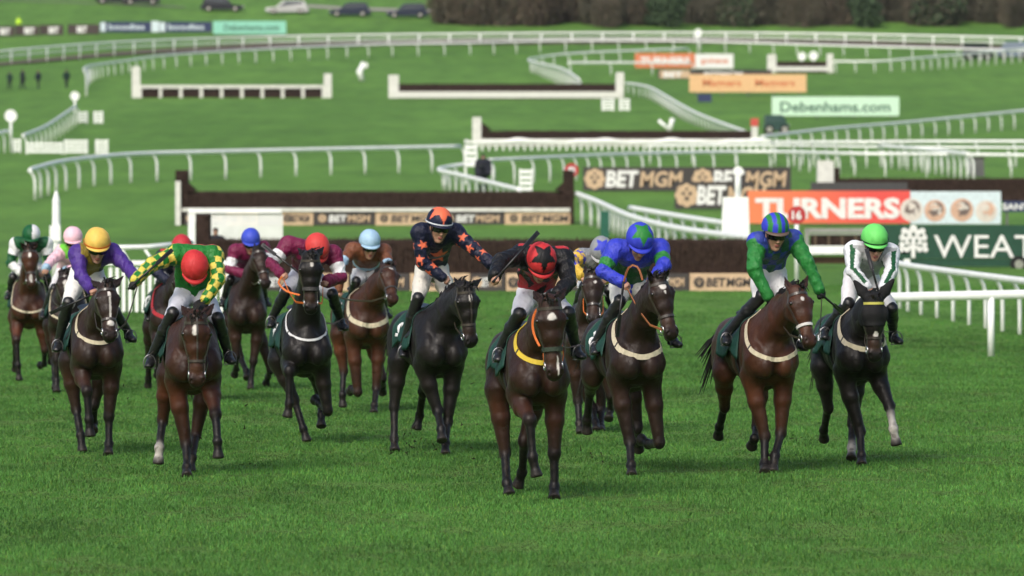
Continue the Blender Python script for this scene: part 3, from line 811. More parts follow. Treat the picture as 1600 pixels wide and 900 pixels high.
r_, Y_, o_ = thing_px('cross_marker', 'white crossed marker beyond the long mid distance fence', 'marker', 1042, 205)
b = MB(); s_ = Y_ / F_PX
b.tube([(-13 * s_, 0, 17 * s_), (4 * s_, 0, 2 * s_)], 3 * s_, 6); b.tube([(4 * s_, 0, 0), (9 * s_, 0, 20 * s_)], 4 * s_, 6); b.build('bars', M_WHITE, r_, True)
# white wavy sheeting along the mid fence
r_, Y_, o_ = thing_px('rail_sheeting', 'wavy white sheeting hung along the rail in front of the long mid fence', 'sheeting', 960, 236)
V = []; F = []
for i in range(121):
    u = 726 + i * 4.0; wv_ = 3.0 * math.sin(i * 0.21) + 1.5 * math.sin(i * 0.53)
    for (vv, dy) in ((218 + wv_ * 0.7, 0), (225, 0.05), (225, 0.1), (218 + wv_ * 0.7, 0.05)):
        P = lift(u, vv, Y_ + dy); V.append(P - np.array(o_))
    if i:
        a = (i - 1) * 4
        F += [(a + k, a + (k + 1) % 4, a + 4 + (k + 1) % 4, a + 4 + k) for k in range(4)]
b = MB(); b.add(V, F); b.build('sheet', M_WHITE, r_, True)
for k in range(44):
    u = 730 + k * 11; b = MB(); pbox(b, u, u + 2.6, 225.5, 244, Y_ + 0.1, 0.06, o_); b.build('post', M_WHITE, r_)
# stacked hurdles behind the lime-capped rider
r_, Y_, o_ = thing_px('stacked_hurdle', 'dark hurdle section in a pale frame behind the lime-capped rider', 'hurdle', 1300, 398)
b = MB(); pbox(b, 1262, 1352, 357, 363, Y_, 0.08, o_); pbox(b, 1262, 1352, 364.5, 367, Y_, 0.06, o_); pbox(b, 1258, 1263.5, 357, 398, Y_, 0.1, o_); b.build('frame', mat('weathered_wood', (0.30, 0.30, 0.28), 0.7), r_)
b = MB(); pbox(b, 1266, 1352, 367.5, 386, Y_ + 0.05, 0.08, o_); b.build('dark_panel', M_BIRCH, r_)
for k in range(4):
    b = MB(); pbox(b, 1272 + k * 21, 1276 + k * 21, 368, 388, Y_ + 0.03, 0.03, o_); b.build('upright', mat('brown_wood', (0.10, 0.07, 0.045), 0.8), r_)
r_, Y_, o_ = thing_px('guard_rail', 'straight white guard rail at chest height behind the lime-capped rider', 'rail', 1310, 420)
b = MB(); pbox(b, 1255, 1420, 384, 397, Y_, 0.1, o_); b.build('top_rail', M_WHITE, r_)
for ua in (1258, 1325, 1412):
    b = MB(); pbox(b, ua, ua + 10, 397.3, 452, Y_ + 0.01, 0.1, o_); b.build('post', M_WHITE, r_)
b = MB(); pbox(b, 1255, 1420, 401, 412, Y_ + 0.3, 0.05, o_); b.build('kick_board', mat('brown_board', (0.09, 0.05, 0.03), 0.8), r_)
r_, Y_, o_ = thing_px('rubber_mat_stack', 'grey slab lying on top behind the orange to red board', 'slab', 1345, 318)
b = MB(); pbox(b, 1268, 1418, 285, 296, Y_ + 1, 0.6, o_); pbox(b, 1262, 1424, 296.2, 318, Y_ + 0.9, 0.8, o_); b.build('slab', mat('grey_slab', (0.06, 0.058, 0.06), 0.7), r_)
# green hay net / screen posts near rails
r_, Y_, o_ = thing_px('green_screen', 'narrow green screen under the dipping white rail', 'screen', 946, 372)
b = MB(); pbox(b, 938, 952, 330, 373, Y_ + 0.1, 0.05, o_); b.build('sheet', mat('green_sheet', (0.012, 0.10, 0.065), 0.6), r_)
r_, Y_, o_ = thing_px('litter_bin', 'small dark bin below the right rails', 'bin', 1526, 276)
b = MB(); b.box((0, 0, 0.45), (0.75, 0.6, 0.9), taper=0.9); b.build('body', C_GREYP, r_)
b = MB(); b.box((0, 0, 0.95), (0.8, 0.66, 0.08)); b.build('lid', C_BLK, r_)
r_, Y_, o_ = thing_px('equipment_case', 'small dark case under the peach board', 'case', 1101, 160)
b = MB(); b.box((0, 0, 0.35), (1.2, 0.6, 0.7), taper=0.95); b.build('body', C_NAVY, r_)
b = MB(); b.box((0, 0, 0.73), (1.2, 0.62, 0.05)); b.build('lid', C_BLK, r_)
# pale tracks on the hill
def track(pts, w, m):
    P = [lift(u, v, depth_at(v)) for u, v in pts]
    V = []
    for p in P:
        for s in (-1, 1):
            y = p[1] + s * w / 2; V.append((p[0], y, float(ground(y)) + 0.09))
    F = [(2 * i, 2 * i + 2, 2 * i + 3, 2 * i + 1) for i in range(len(P) - 1)]
    b = MB(); b.add(V, F); o = b.build('track', m); tag(o, kind='structure'); return o
M_TRK = mat('pale_track', (0.30, 0.28, 0.24), 0.9, var=0.2, scale=0.6)
t_ = track([(480, 10), (540, 14), (600, 16), (650, 17), (705, 18)], 5.0, M_TRK); tag(t_, 'pale gravel track beside the parked cars', 'track')
t_ = track([(-20, 1), (120, 5), (200, 8), (288, 12)], 1.6, mat('grey_track', (0.17, 0.18, 0.13), 0.9)); tag(t_, 'thin grey track on the left of the hill', 'track')

t_ = track([(-20, 103), (100, 92), (220, 82), (400, 73), (700, 67), (1080, 64.5), (1350, 69), (1640, 77)], 9.0, mat('brown_track', (0.10, 0.075, 0.055), 0.95, var=0.25, scale=0.5)); tag(t_, 'brown earth strip along the top far rail', 'track')
# ------------------------------------------------------------------ vehicles
M_TYRE = mat('tyre', (0.012, 0.012, 0.012), 0.8); M_GLASS = mat('car_glass', (0.02, 0.03, 0.035), 0.1, 0.6)
def loft_x(profile, halfw, b, mi=0):
    """profile: closed list of (x, z, inset) in side view"""
    n = len(profile)
    v = [(x, -halfw + i, z) for x, z, i in profile] + [(x, halfw - i, z) for x, z, i in profile]
    f = [tuple(range(n)), tuple(range(2 * n - 1, n - 1, -1))]
    for k in range(n):
        k2 = (k + 1) % n
        f.append((k, k + n, k2 + n, k2))
    b.add(v, f, mi)
def car(label, u, vg, L, H, paint, flip=1, van=False, rz=0.0, group='cars parked on the hill', name='parked_car'):
    Y = depth_at(vg); P = lift(u, vg, Y)
    root = empty(name, (P[0], Y, float(ground(Y))), rz); tag(root, label, 'van' if van else 'car', group)
    h = H; w = 0.88
    low = [(-L / 2, .35, 0), (-L / 2, .62, .03), (-L * .44, .82, .03), (L * .22, .86, .03), (L * .46, .74, .06), (L / 2, .52, .06), (L / 2, .33, .03), (L * .4, .24, 0), (-L * .42, .24, 0)]
    cab = [(-L * .46, .83, .04), (-L * .40, h - .12, .16), (-L * .30, h, .2), (L * .02, h - .01, .2), (L * .10, h - .08, .18), (L * .25, .85, .06)]
    if van: cab = [(-L * .48, .83, .03), (-L * .47, h - .05, .08), (-L * .44, h, .1), (L * .22, h, .1), (L * .28, h - .08, .1), (L * .40, .84, .06)]
    b = MB(); loft_x([(x * flip, z, i) for x, z, i in low], w, b); loft_x([(x * flip, z, i) for x, z, i in cab], w, b)
    bo = b.build('body', paint, root)
    bm_mod = bo.modifiers.new('bevel', 'BEVEL'); bm_mod.width = 0.05; bm_mod.segments = 2
    for s in (-1, 1):
        b = MB(); y = s * (w - 0.085)
        q = [(-L * .40, .88), (-L * .35, h - .15), (L * .03, h - .13), (L * .20, .88)]
        v = [(x * flip, y + s * 0.02 - s * 0.10 * (z - .88) / (h - .88), z) for x, z in q]
        v += [(x, yy - s * 0.03, z) for x, yy, z in v]
        b.add(v, [(0, 1, 2, 3), (7, 6, 5, 4), (0, 4, 5, 1), (1, 5, 6, 2), (2, 6, 7, 3), (3, 7, 4, 0)]); b.build('side_window', M_GLASS, root)
        for xx in (-L * .30, L * .31):
            b = MB(); v, f = disc_mesh((xx * flip, s * (w - 0.02) - 0.11, .33), .33, .22, 20); b.add(v, f); wo = b.build('wheel', M_TYRE, root)
            b = MB(); v, f = disc_mesh((xx * flip, s * (w + 0.10) - 0.012, .33), .2, .02, 14); b.add(v, f); b.build('rim', M_STEEL, wo)
        b = MB(); b.box(((L / 2 - 0.06) * flip, s * 0.62, .64), (0.1, 0.3, 0.13)); b.build('headlight', C_WHITE, root)
    return root
P_DK = mat('paint_dark', (0.010, 0.012, 0.018), 0.35, 0.3, coat=0.0, var=0.05); P_SIL = mat('paint_silver', (0.42, 0.42, 0.42), 0.3, 0.5, metal=0.3, var=0.05)
P_BLU = mat('paint_blue', (0.010, 0.018, 0.040), 0.35, 0.3, coat=0.0, var=0.05); P_GRN = mat('paint_green', (0.01, 0.05, 0.04), 0.4, 0.5, var=0.05)
P_GRY = mat('paint_grey', (0.16, 0.20, 0.26), 0.4, 0.5, var=0.05)
car('black estate car parked leftmost of the clear row on the hill', 347, 18, 5.3, 1.7, P_DK, 1)
car('silver car parked between the dark cars on the hill', 449, 22, 5.3, 1.65, P_SIL, -1)
car('dark blue car parked just left of the pale track gap', 547, 26, 5.1, 1.7, P_BLU, -1)
car('dark blue car parked nearest to the brown hedge', 637, 28, 5.1, 1.75, P_BLU, -1)
car('dark car cut by the top edge, left one of a far pair', 178, 6, 4.6, 1.5, P_DK, 1)
car('dark car cut by the top edge, right one of a far pair', 222, 7, 4.6, 1.5, P_DK, -1)
car('small dark green utility buggy behind the mid fence end', 1213, 210, 1.75, 1.35, P_GRN, 1, True, name='utility_vehicle', group='vehicles on the course')
car('navy van behind the far right rail', 1528, 94, 3.3, 1.75, P_DK, 1, True, name='van', group='vehicles on the course')
car('grey blue van at the right edge behind the far rail', 1584, 92, 3.6, 1.8, P_GRY, -1, True, name='van', group='vehicles on the course')

# ------------------------------------------------------------------ trees and bushes on the skyline
def foliage(n, rad, cz, seed, cols, size, twig=False, lobes=7, spread=.45):
    rg = np.random.default_rng(seed)
    cen = rg.uniform(-0.85, 0.85, (lobes, 3)) * rad; cen[:, 2] = cen[:, 2] * 0.8 + cz
    lr = rg.uniform(0.35, 0.6, lobes) * min(rad)
    k = rg.integers(0, lobes, n)
    free = rg.random(n) < spread
    d = rg.normal(0, 1, (n, 3)); d /= np.linalg.norm(d, axis=1)[:, None]
    p = cen[k] + d * (lr[k] * rg.random(n) ** 0.5)[:, None]
    dd = rg.normal(0, 1, (n, 3)); dd /= np.linalg.norm(dd, axis=1)[:, None]
    pf = dd * (rg.random(n) ** .4)[:, None] * rad * np.array([1.15, 1.1, 1.15]) + np.array([0, 0, cz])
    p = np.where(free[:, None], pf, p)
    p[:, 2] = np.maximum(p[:, 2], 0.15)
    a = rg.normal(0, 1, (n, 3)); a /= np.linalg.norm(a, axis=1)[:, None]
    if twig: a[:, 2] = np.abs(a[:, 2]) + 0.4
    bb = np.cross(a, rg.normal(0, 1, (n, 3))); bb /= np.linalg.norm(bb, axis=1)[:, None]
    s = size * rg.uniform(0.6, 1.4, n)[:, None]
    w = s * (0.10 if twig else 0.55)
    v = np.stack([p - a * s, p + bb * w, p + a * s, p - bb * w], 1).reshape(-1, 3)
    f = np.arange(4 * n).reshape(-1, 4)
    c = np.array(cols)[rg.integers(0, len(cols), n)] * rg.uniform(0.7, 1.3, n)[:, None]
    return v, f, np.repeat(c, 4, 0)
M_LEAF = mat('leaves', None, 0.8, 0.1, var=0.2, scale=0.5, attr=True)
M_BARK = mat('bark', (0.035, 0.028, 0.022), 0.9, 0.1, var=0.4, scale=2)
def tree_mesh(seed, H, rad, cols, size, n, twig):
    rg = random.Random(seed)
    b = MB(); b.tube([(0, 0, -0.3), (0.1, 0, H * .25), (-0.1, 0.1, H * .5), (0.1, 0, H * .8)], [H * .035, H * .028, H * .02, H * .008], 8)
    for k in range(9):
        a = k * 2.4 + rg.random(); z0 = H * (0.22 + 0.06 * k); l = rad[0] * rg.uniform(.5, .9)
        p0 = np.array([0, 0, z0]); p2 = p0 + np.array([math.cos(a) * l, math.sin(a) * l, l * rg.uniform(.5, 1.0)])
        b.tube([p0, (p0 + p2) / 2 + np.array([0, 0, -.1 * l]), p2], [H * .014, H * .009, H * .004], 6)
    return b.mesh('trunk', M_BARK, True), mesh_from('crown', *foliage(n, np.array(rad), H * .62, seed, cols, size, twig)[:2], M_LEAF, False, foliage(n, np.array(rad), H * .62, seed, cols, size, twig)[2])
BR = [(0.115, 0.092, 0.066), (0.090, 0.074, 0.054), (0.135, 0.108, 0.078)]
GRN = [(0.055, 0.088, 0.045), (0.066, 0.102, 0.052), (0.045, 0.074, 0.038)]
OLV = [(0.095, 0.092, 0.062), (0.080, 0.077, 0.055), (0.110, 0.102, 0.074)]
kinds = [tree_mesh(31, 9.0, (2.6, 2.2, 3.2), BR, 0.42, 5200, True), tree_mesh(32, 8.0, (2.4, 2.2, 2.8), GRN, 0.26, 3600, False),
         tree_mesh(33, 10.0, (2.8, 2.4, 3.4), OLV, 0.34, 3800, False), tree_mesh(34, 9.0, (2.2, 2.0, 3.4), BR, 0.4, 4200, True)]
shrubs = [mesh_from('foliage', *(lambda q: (q[0], q[1], M_LEAF, False, q[2]))(foliage(7000, np.array((2.8, 1.5, 2.6)), 2.2, 41 + i, c_, 0.40, tw_, 16, .7)))
          for i, (c_, tw_) in enumerate(((BR, True), (OLV, True), (BR + OLV, True)))]
TLAB = {0: 'bare brown twiggy tree', 1: 'mid green leafy tree', 2: 'olive dense tree', 3: 'slim bare brown tree'}
rt = random.Random(5)
tu = [(742, 0), (880, 1), (905, 2), (960, 1), (1010, 3), (1065, 2), (1120, 0), (1165, 1), (1215, 2), (1262, 3), (1330, 0), (1395, 1), (1440, 2), (1480, 1), (1515, 3), (1555, 2), (1600, 0)]
where = ['above the left end of the hedge', 'just right of the tall brown bushes', 'second right of the tall brown bushes', 'above the orange and white far board', 'left of the white far disc post', 'directly behind the white far disc post',
         'above the peach board', 'behind the smallest far fence', 'right behind the smallest far fence', 'above the mint board left part', 'above the mint board right part', 'right of the mint board line', 'above the right climbing rail', 'left of the navy van', 'above the navy van', 'above the grey blue van', 'at the right edge of the skyline']
for i, (u, k) in enumerate(tu):
    Y = 655 + rt.uniform(-8, 14); s = rt.uniform(0.85, 1.2)
    root = empty('tree', ((u - 800) * Y / F_PX, Y, float(ground(Y)) - 0.1), rt.uniform(0, 6))
    tag(root, TLAB[k] + ' on the skyline ' + where[i], 'tree', 'trees on the skyline')
    root.scale = (s, s, s)
    for nm, me in zip(('trunk', 'crown'), kinds[k]): link_mesh(nm, me, None, root)
hu = [700, 722, 748, 772, 796, 820, 846, 868, 892, 925, 955, 985, 1015, 1050, 1085, 1120, 1155, 1190, 1225, 1260, 1295, 1330, 1365, 1400, 1435, 1470, 1505, 1540, 1575, 1610]
ORD = ['first', 'second', 'third', 'fourth', 'fifth', 'sixth', 'seventh', 'eighth', 'ninth', 'tenth', 'eleventh', 'twelfth', 'thirteenth', 'fourteenth', 'fifteenth', 'sixteenth', 'seventeenth', 'eighteenth', 'nineteenth', 'twentieth', 'twenty first', 'twenty second', 'twenty third', 'twenty fourth', 'twenty fifth', 'twenty sixth', 'twenty seventh', 'twenty eighth', 'twenty ninth', 'thirtieth']
for i, u in enumerate(hu):
    if u == 700: continue
    k = (0, 2)[i % 2] if u < 880 else (1 if i % 4 else 2)
    Y = 632 + rt.uniform(-3, 4); s = rt.uniform(0.9, 1.15) * (1.25 if u < 880 else 0.9)
    root = empty('bush', ((u - 800) * Y / F_PX, Y, float(ground(Y)) - 0.2), rt.uniform(0, 6))
    tag(root, ('brown leafless bush, ' if k in (0, 2) else 'dark olive bush, ') + ORD[i] + ' along the skyline hedge from its left end', 'bush', 'bushes of the skyline hedge')
    root.scale = (s, s, s)
    link_mesh('foliage', shrubs[k], None, root)
back = [mesh_from('foliage', *(lambda q: (q[0], q[1], M_LEAF, False, q[2]))(foliage(4200, np.array((3.4, 1.6, 2.6)), 2.4, 61 + i, c_, .30, i == 1, 14, .55))) for i, c_ in enumerate((GRN, BR + OLV, GRN + OLV))]
for i, u in enumerate((905, 948, 990, 1042, 1096, 1150, 1203, 1248, 1301, 1352, 1410, 1466, 1520, 1580)):
    Y = 626 + rt.uniform(-1.5, 1.5) if i % 2 else 642; s = rt.uniform(.62, .9)
    root = empty('bush', ((u - 800) * Y / F_PX, Y, float(ground(Y)) - .2), rt.uniform(0, 6)); root.scale = (s, s * .9, s * rt.uniform(.8, 1.2))
    tag(root, ('green leafy bush, ', 'grey brown thin bush, ', 'mixed green and brown bush, ')[i % 3] + ORD[i] + ' of the looser bushes mixed into the right hedge', 'bush', 'looser bushes mixed into the hedge')
    link_mesh('foliage', back[i % 3], None, root)

def build_haze():
    b = MB(); b.box((0, 380, 60), (760, 1000, 150))
    m = bpy.data.materials.new('haze'); m.use_nodes = True
    N = m.node_tree.nodes; N.remove(N['Principled BSDF'])
    v = N.new('ShaderNodeVolumePrincipled'); v.inputs['Density'].default_value = 0.00005; v.inputs['Color'].default_value = (0.9, 0.92, 0.95, 1)
    v.inputs['Anisotropy'].default_value = 0.2
    m.node_tree.links.new(v.outputs[0], N['Material Output'].inputs['Volume'])
    o = b.build('haze', m); tag(o, 'thin pale haze over the whole course', 'haze', kind='stuff')
build_haze()
# ------------------------------------------------------------------ soft-body modelling: smooth-blended solids -> one surface
def nrm(a):
    a = np.asarray(a, float); return a / (np.linalg.norm(a) + 1e-12)
class Seg:
    """elliptic tapered segment; w along side, h across"""
    def __init__(s, a, b, wa, ha=None, wb=None, hb=None, side=(0, 1, 0), k=0.03, tag=0, cap=0.8):
        s.a = np.asarray(a, float); s.b = np.asarray(b, float)
        ha = wa if ha is None else ha; wb = wa if wb is None else wb; hb = ha if hb is None else hb
        s.wa, s.ha, s.wb, s.hb, s.k, s.tag, s.cap = wa, ha, wb, hb, k, tag, cap
        d = s.b - s.a; s.L = max(np.linalg.norm(d), 1e-5); s.n = d / s.L
        u = np.asarray(side, float); u = u - s.n * np.dot(u, s.n)
        if np.linalg.norm(u) < 1e-4: u = np.cross(s.n, (1, 0.1, 0.2))
        s.u = nrm(u); s.v = np.cross(s.n, s.u)
        r = max(wa, ha, wb, hb); s.lo = np.minimum(s.a, s.b) - r; s.hi = np.maximum(s.a, s.b) + r
    def ev(s, p):
        q = p - s.a
        ax = q @ s.n; t = np.clip(ax / s.L, 0, 1)
        e = ax - t * s.L
        x = q @ s.u; y = q @ s.v
        w = s.wa + (s.wb - s.wa) * t; h = s.ha + (s.hb - s.ha) * t
        m = np.minimum(w, h)
        return (np.sqrt((x / w) ** 2 + (y / h) ** 2 + (e / (np.sqrt(w * h) * s.cap)) ** 2) - 1) * m
class Ell:
    def __init__(s, c, r, ax=None, k=0.03, tag=0):
        s.c = np.asarray(c, float); s.r = np.asarray(r, float); s.k = k; s.tag = tag
        s.A = np.eye(3) if ax is None else np.asarray(ax, float)
        m = max(r); s.lo = s.c - m; s.hi = s.c + m
    def ev(s, p):
        q = (p - s.c) @ s.A.T
        return (np.sqrt(((q / s.r) ** 2).sum(-1)) - 1) * s.r.min()
def smin(a, b, k):
    h = np.clip(0.5 + 0.5 * (a - b) / k, 0, 1)
    return a + (b - a) * h - k * h * (1 - h)
def sdf(prims, p, cuts=()):
    F = np.full(len(p), 9.0)
    for q in prims: F = smin(F, q.ev(p), q.k)
    for q in cuts: F = -smin(-F, q.ev(p), q.k)
    return F
def surface(prims, h, cuts=(), noise=None, clip=None, offset=0.0):
    lo = np.min([q.lo for q in prims], 0) - 3 * h - offset; hi = np.max([q.hi for q in prims], 0) + 3 * h + offset
    n = np.ceil((hi - lo) / h).astype(int) + 1
    F = np.full(n, 0.5, dtype=np.float64)
    def sub(q, mg):
        i0 = np.maximum(((q.lo - mg - lo) / h).astype(int), 0); i1 = np.minimum(((q.hi + mg - lo) / h).astype(int) + 2, n)
        if np.any(i1 <= i0): return None
        g = [lo[a] + h * np.arange(i0[a], i1[a]) for a in range(3)]
        P = np.stack(np.meshgrid(*g, indexing='ij'), -1)
        return tuple(slice(i0[a], i1[a]) for a in range(3)), P
    for q in prims:
        r = sub(q, q.k + 3 * h + offset)
        if r is None: continue
        sl_, P = r
        d = q.ev(P.reshape(-1, 3)).reshape(P.shape[:3])
        F[sl_] = smin(F[sl_], d, q.k)
    if offset: F -= offset
    for q in cuts:
        r = sub(q, q.k + 2 * h)
        if r is None: continue
        sl_, P = r
        F[sl_] = -smin(-F[sl_], q.ev(P.reshape(-1, 3)).reshape(P.shape[:3]), q.k)
    if noise or clip:
        g = [lo[a] + h * np.arange(n[a]) for a in range(3)]
        P = np.stack(np.meshgrid(*g, indexing='ij'), -1)
        if noise: F = F + noise(P)
        if clip: F = np.maximum(F, clip(P))
    return nets(F, h, lo)
def nets(F, h, lo):
    neg = F < 0
    c8 = sum(neg[a:F.shape[0] - 1 + a, b:F.shape[1] - 1 + b, c:F.shape[2] - 1 + c].astype(np.int8) for a in (0, 1) for b in (0, 1) for c in (0, 1))
    mk = (c8 > 0) & (c8 < 8)
    idx = np.argwhere(mk)
    acc = np.zeros((len(idx), 3)); cnt = np.zeros(len(idx))
    cor = [(a, b, c) for a in (0, 1) for b in (0, 1) for c in (0, 1)]
    vals = {c: F[idx[:, 0] + c[0], idx[:, 1] + c[1], idx[:, 2] + c[2]] for c in cor}
    for c in cor:
        for ax in range(3):
            if c[ax]: continue
            e = list(c); e[ax] = 1; e = tuple(e)
            f0, f1 = vals[c], vals[e]
            x = (f0 < 0) != (f1 < 0)
            t = np.where(x, f0 / np.where(x, f0 - f1, 1), 0)
            pos = np.tile(np.array(c, float), (len(idx), 1)); pos[:, ax] = t
            acc += pos * x[:, None]; cnt += x
    V = lo + h * (idx + acc / cnt[:, None])
    ids = np.full(mk.shape, -1, np.int64); ids[mk] = np.arange(len(idx))
    Q = []
    for ax in range(3):
        o1, o2 = [(1, 2), (2, 0), (0, 1)][ax]
        s0 = [slice(1, -1)] * 3; s0[ax] = slice(0, -1); s1 = [slice(1, -1)] * 3; s1[ax] = slice(1, None)
        n0, n1 = neg[tuple(s0)], neg[tuple(s1)]
        w = np.argwhere(n0 != n1); fl = n0[tuple(w.T)]
        base = w.copy(); base[:, o1] += 1; base[:, o2] += 1
        def g(d1, d2):
            q = base.copy(); q[:, o1] += d1; q[:, o2] += d2
            return ids[q[:, 0], q[:, 1], q[:, 2]]
        q = np.stack([g(-1, -1), g(0, -1), g(0, 0), g(-1, 0)], -1)
        q[~fl] = q[~fl][:, ::-1]
        Q.append(q)
    Q = np.concatenate(Q); Q = Q[(Q >= 0).all(1)]
    return V, Q
def relax(V, Q, it=1, f=0.5):
    for _ in range(it):
        s = np.zeros_like(V); c = np.zeros(len(V))
        for a in range(4):
            b = Q[:, (a + 1) % 4]
            np.add.at(s, Q[:, a], V[b]); np.add.at(c, Q[:, a], 1)
            np.add.at(s, b, V[Q[:, a]]); np.add.at(c, b, 1)
        V = V + f * (s / np.maximum(c, 1)[:, None] - V)
    return V
def smooth(prims, h, **kw):
    V, Q = surface(prims, h, **kw)
    V = relax(V, Q, 1, 0.5)
    return V, Q
def exit_pts(prims, o, d, rmax=0.8, n=70, off=0.004):
    o = np.atleast_2d(o).astype(float); d = np.atleast_2d(d).astype(float); d = d / np.linalg.norm(d, axis=1)[:, None]
    r = np.linspace(0.0, rmax, n)
    P = o[:, None] + d[:, None] * r[None, :, None]
    f = sdf(prims, P.reshape(-1, 3)).reshape(len(o), n)
    ins = f < 0
    k = np.argmax(~ins[:, 1:], axis=1) + 1
    f0 = np.take_along_axis(f, (k - 1)[:, None], 1)[:, 0]; f1 = np.take_along_axis(f, k[:, None], 1)[:, 0]
    t = np.where(f1 > f0, -f0 / np.where(f1 > f0, f1 - f0, 1), 0); t = np.clip(t, 0, 1)
    rr = r[k - 1] + (r[k] - r[k - 1]) * t + off
    return o + d * rr[:, None], d
def noise3(P, sc, seed=0):
    p = P * sc
    return (np.sin(p[..., 0] * 1.7 + 1.3 * np.sin(p[..., 1] * 1.1 + seed) + seed) + np.sin(p[..., 1] * 1.9 + 1.5 * np.sin(p[..., 2] * 1.3 + seed * 2)) + np.sin(p[..., 2] * 1.6 + 1.4 * np.sin(p[..., 0] * 1.2 + seed * 3))) / 3.0
def star5(x, y, rad, inner=0.42, rot=0.0):
    a = np.arctan2(x, y) + rot; rr = np.hypot(x, y)
    a = np.abs((a + math.pi / 5) % (2 * math.pi / 5) - math.pi / 5)
    ri = rad * inner; sb = math.sin(math.pi / 5)
    rb = rad * ri * sb / (ri * np.sin(math.pi / 5 - a) + rad * np.sin(a) + 1e-9)
    return rr < rb

# ------------------------------------------------------------------ frames and pose lifting
class Frame:
    """a horse's own frame: x forward, y to its left, z up; forward points at the camera"""
    def __init__(s, X, Y, yaw):
        s.o = np.array([X, Y, 0.0]); s.rz = R(-90 + yaw)
        c, q = math.cos(s.rz), math.sin(s.rz)
        s.M = np.array([[c, -q, 0], [q, c, 0], [0, 0, 1.0]])
    def loc(s, w): return (np.asarray(w) - s.o) @ s.M
    def wor(s, p): return np.asarray(p) @ s.M.T + s.o
    def ray(s, u, v):
        c = s.loc((0, 0, CAM_H)); d = s.loc(lift(u, v, 60.0)) - c
        return c, d
    def at_x(s, u, v, x):
        c, d = s.ray(u, v); t = (x - c[0]) / d[0]
        return c + d * t
    def bone(s, par, uv, L, sg):
        """point seen at uv, a bone's length from its parent; sg +1 nearer the camera"""
        c, d = s.ray(*uv); d = d / np.linalg.norm(d)
        oc = c - par; b = np.dot(oc, d); q = np.dot(oc, oc) - L * L
        disc = b * b - q
        if disc <= 0: t = -b
        else: t = -b - sg * math.sqrt(disc)
        return c + d * t

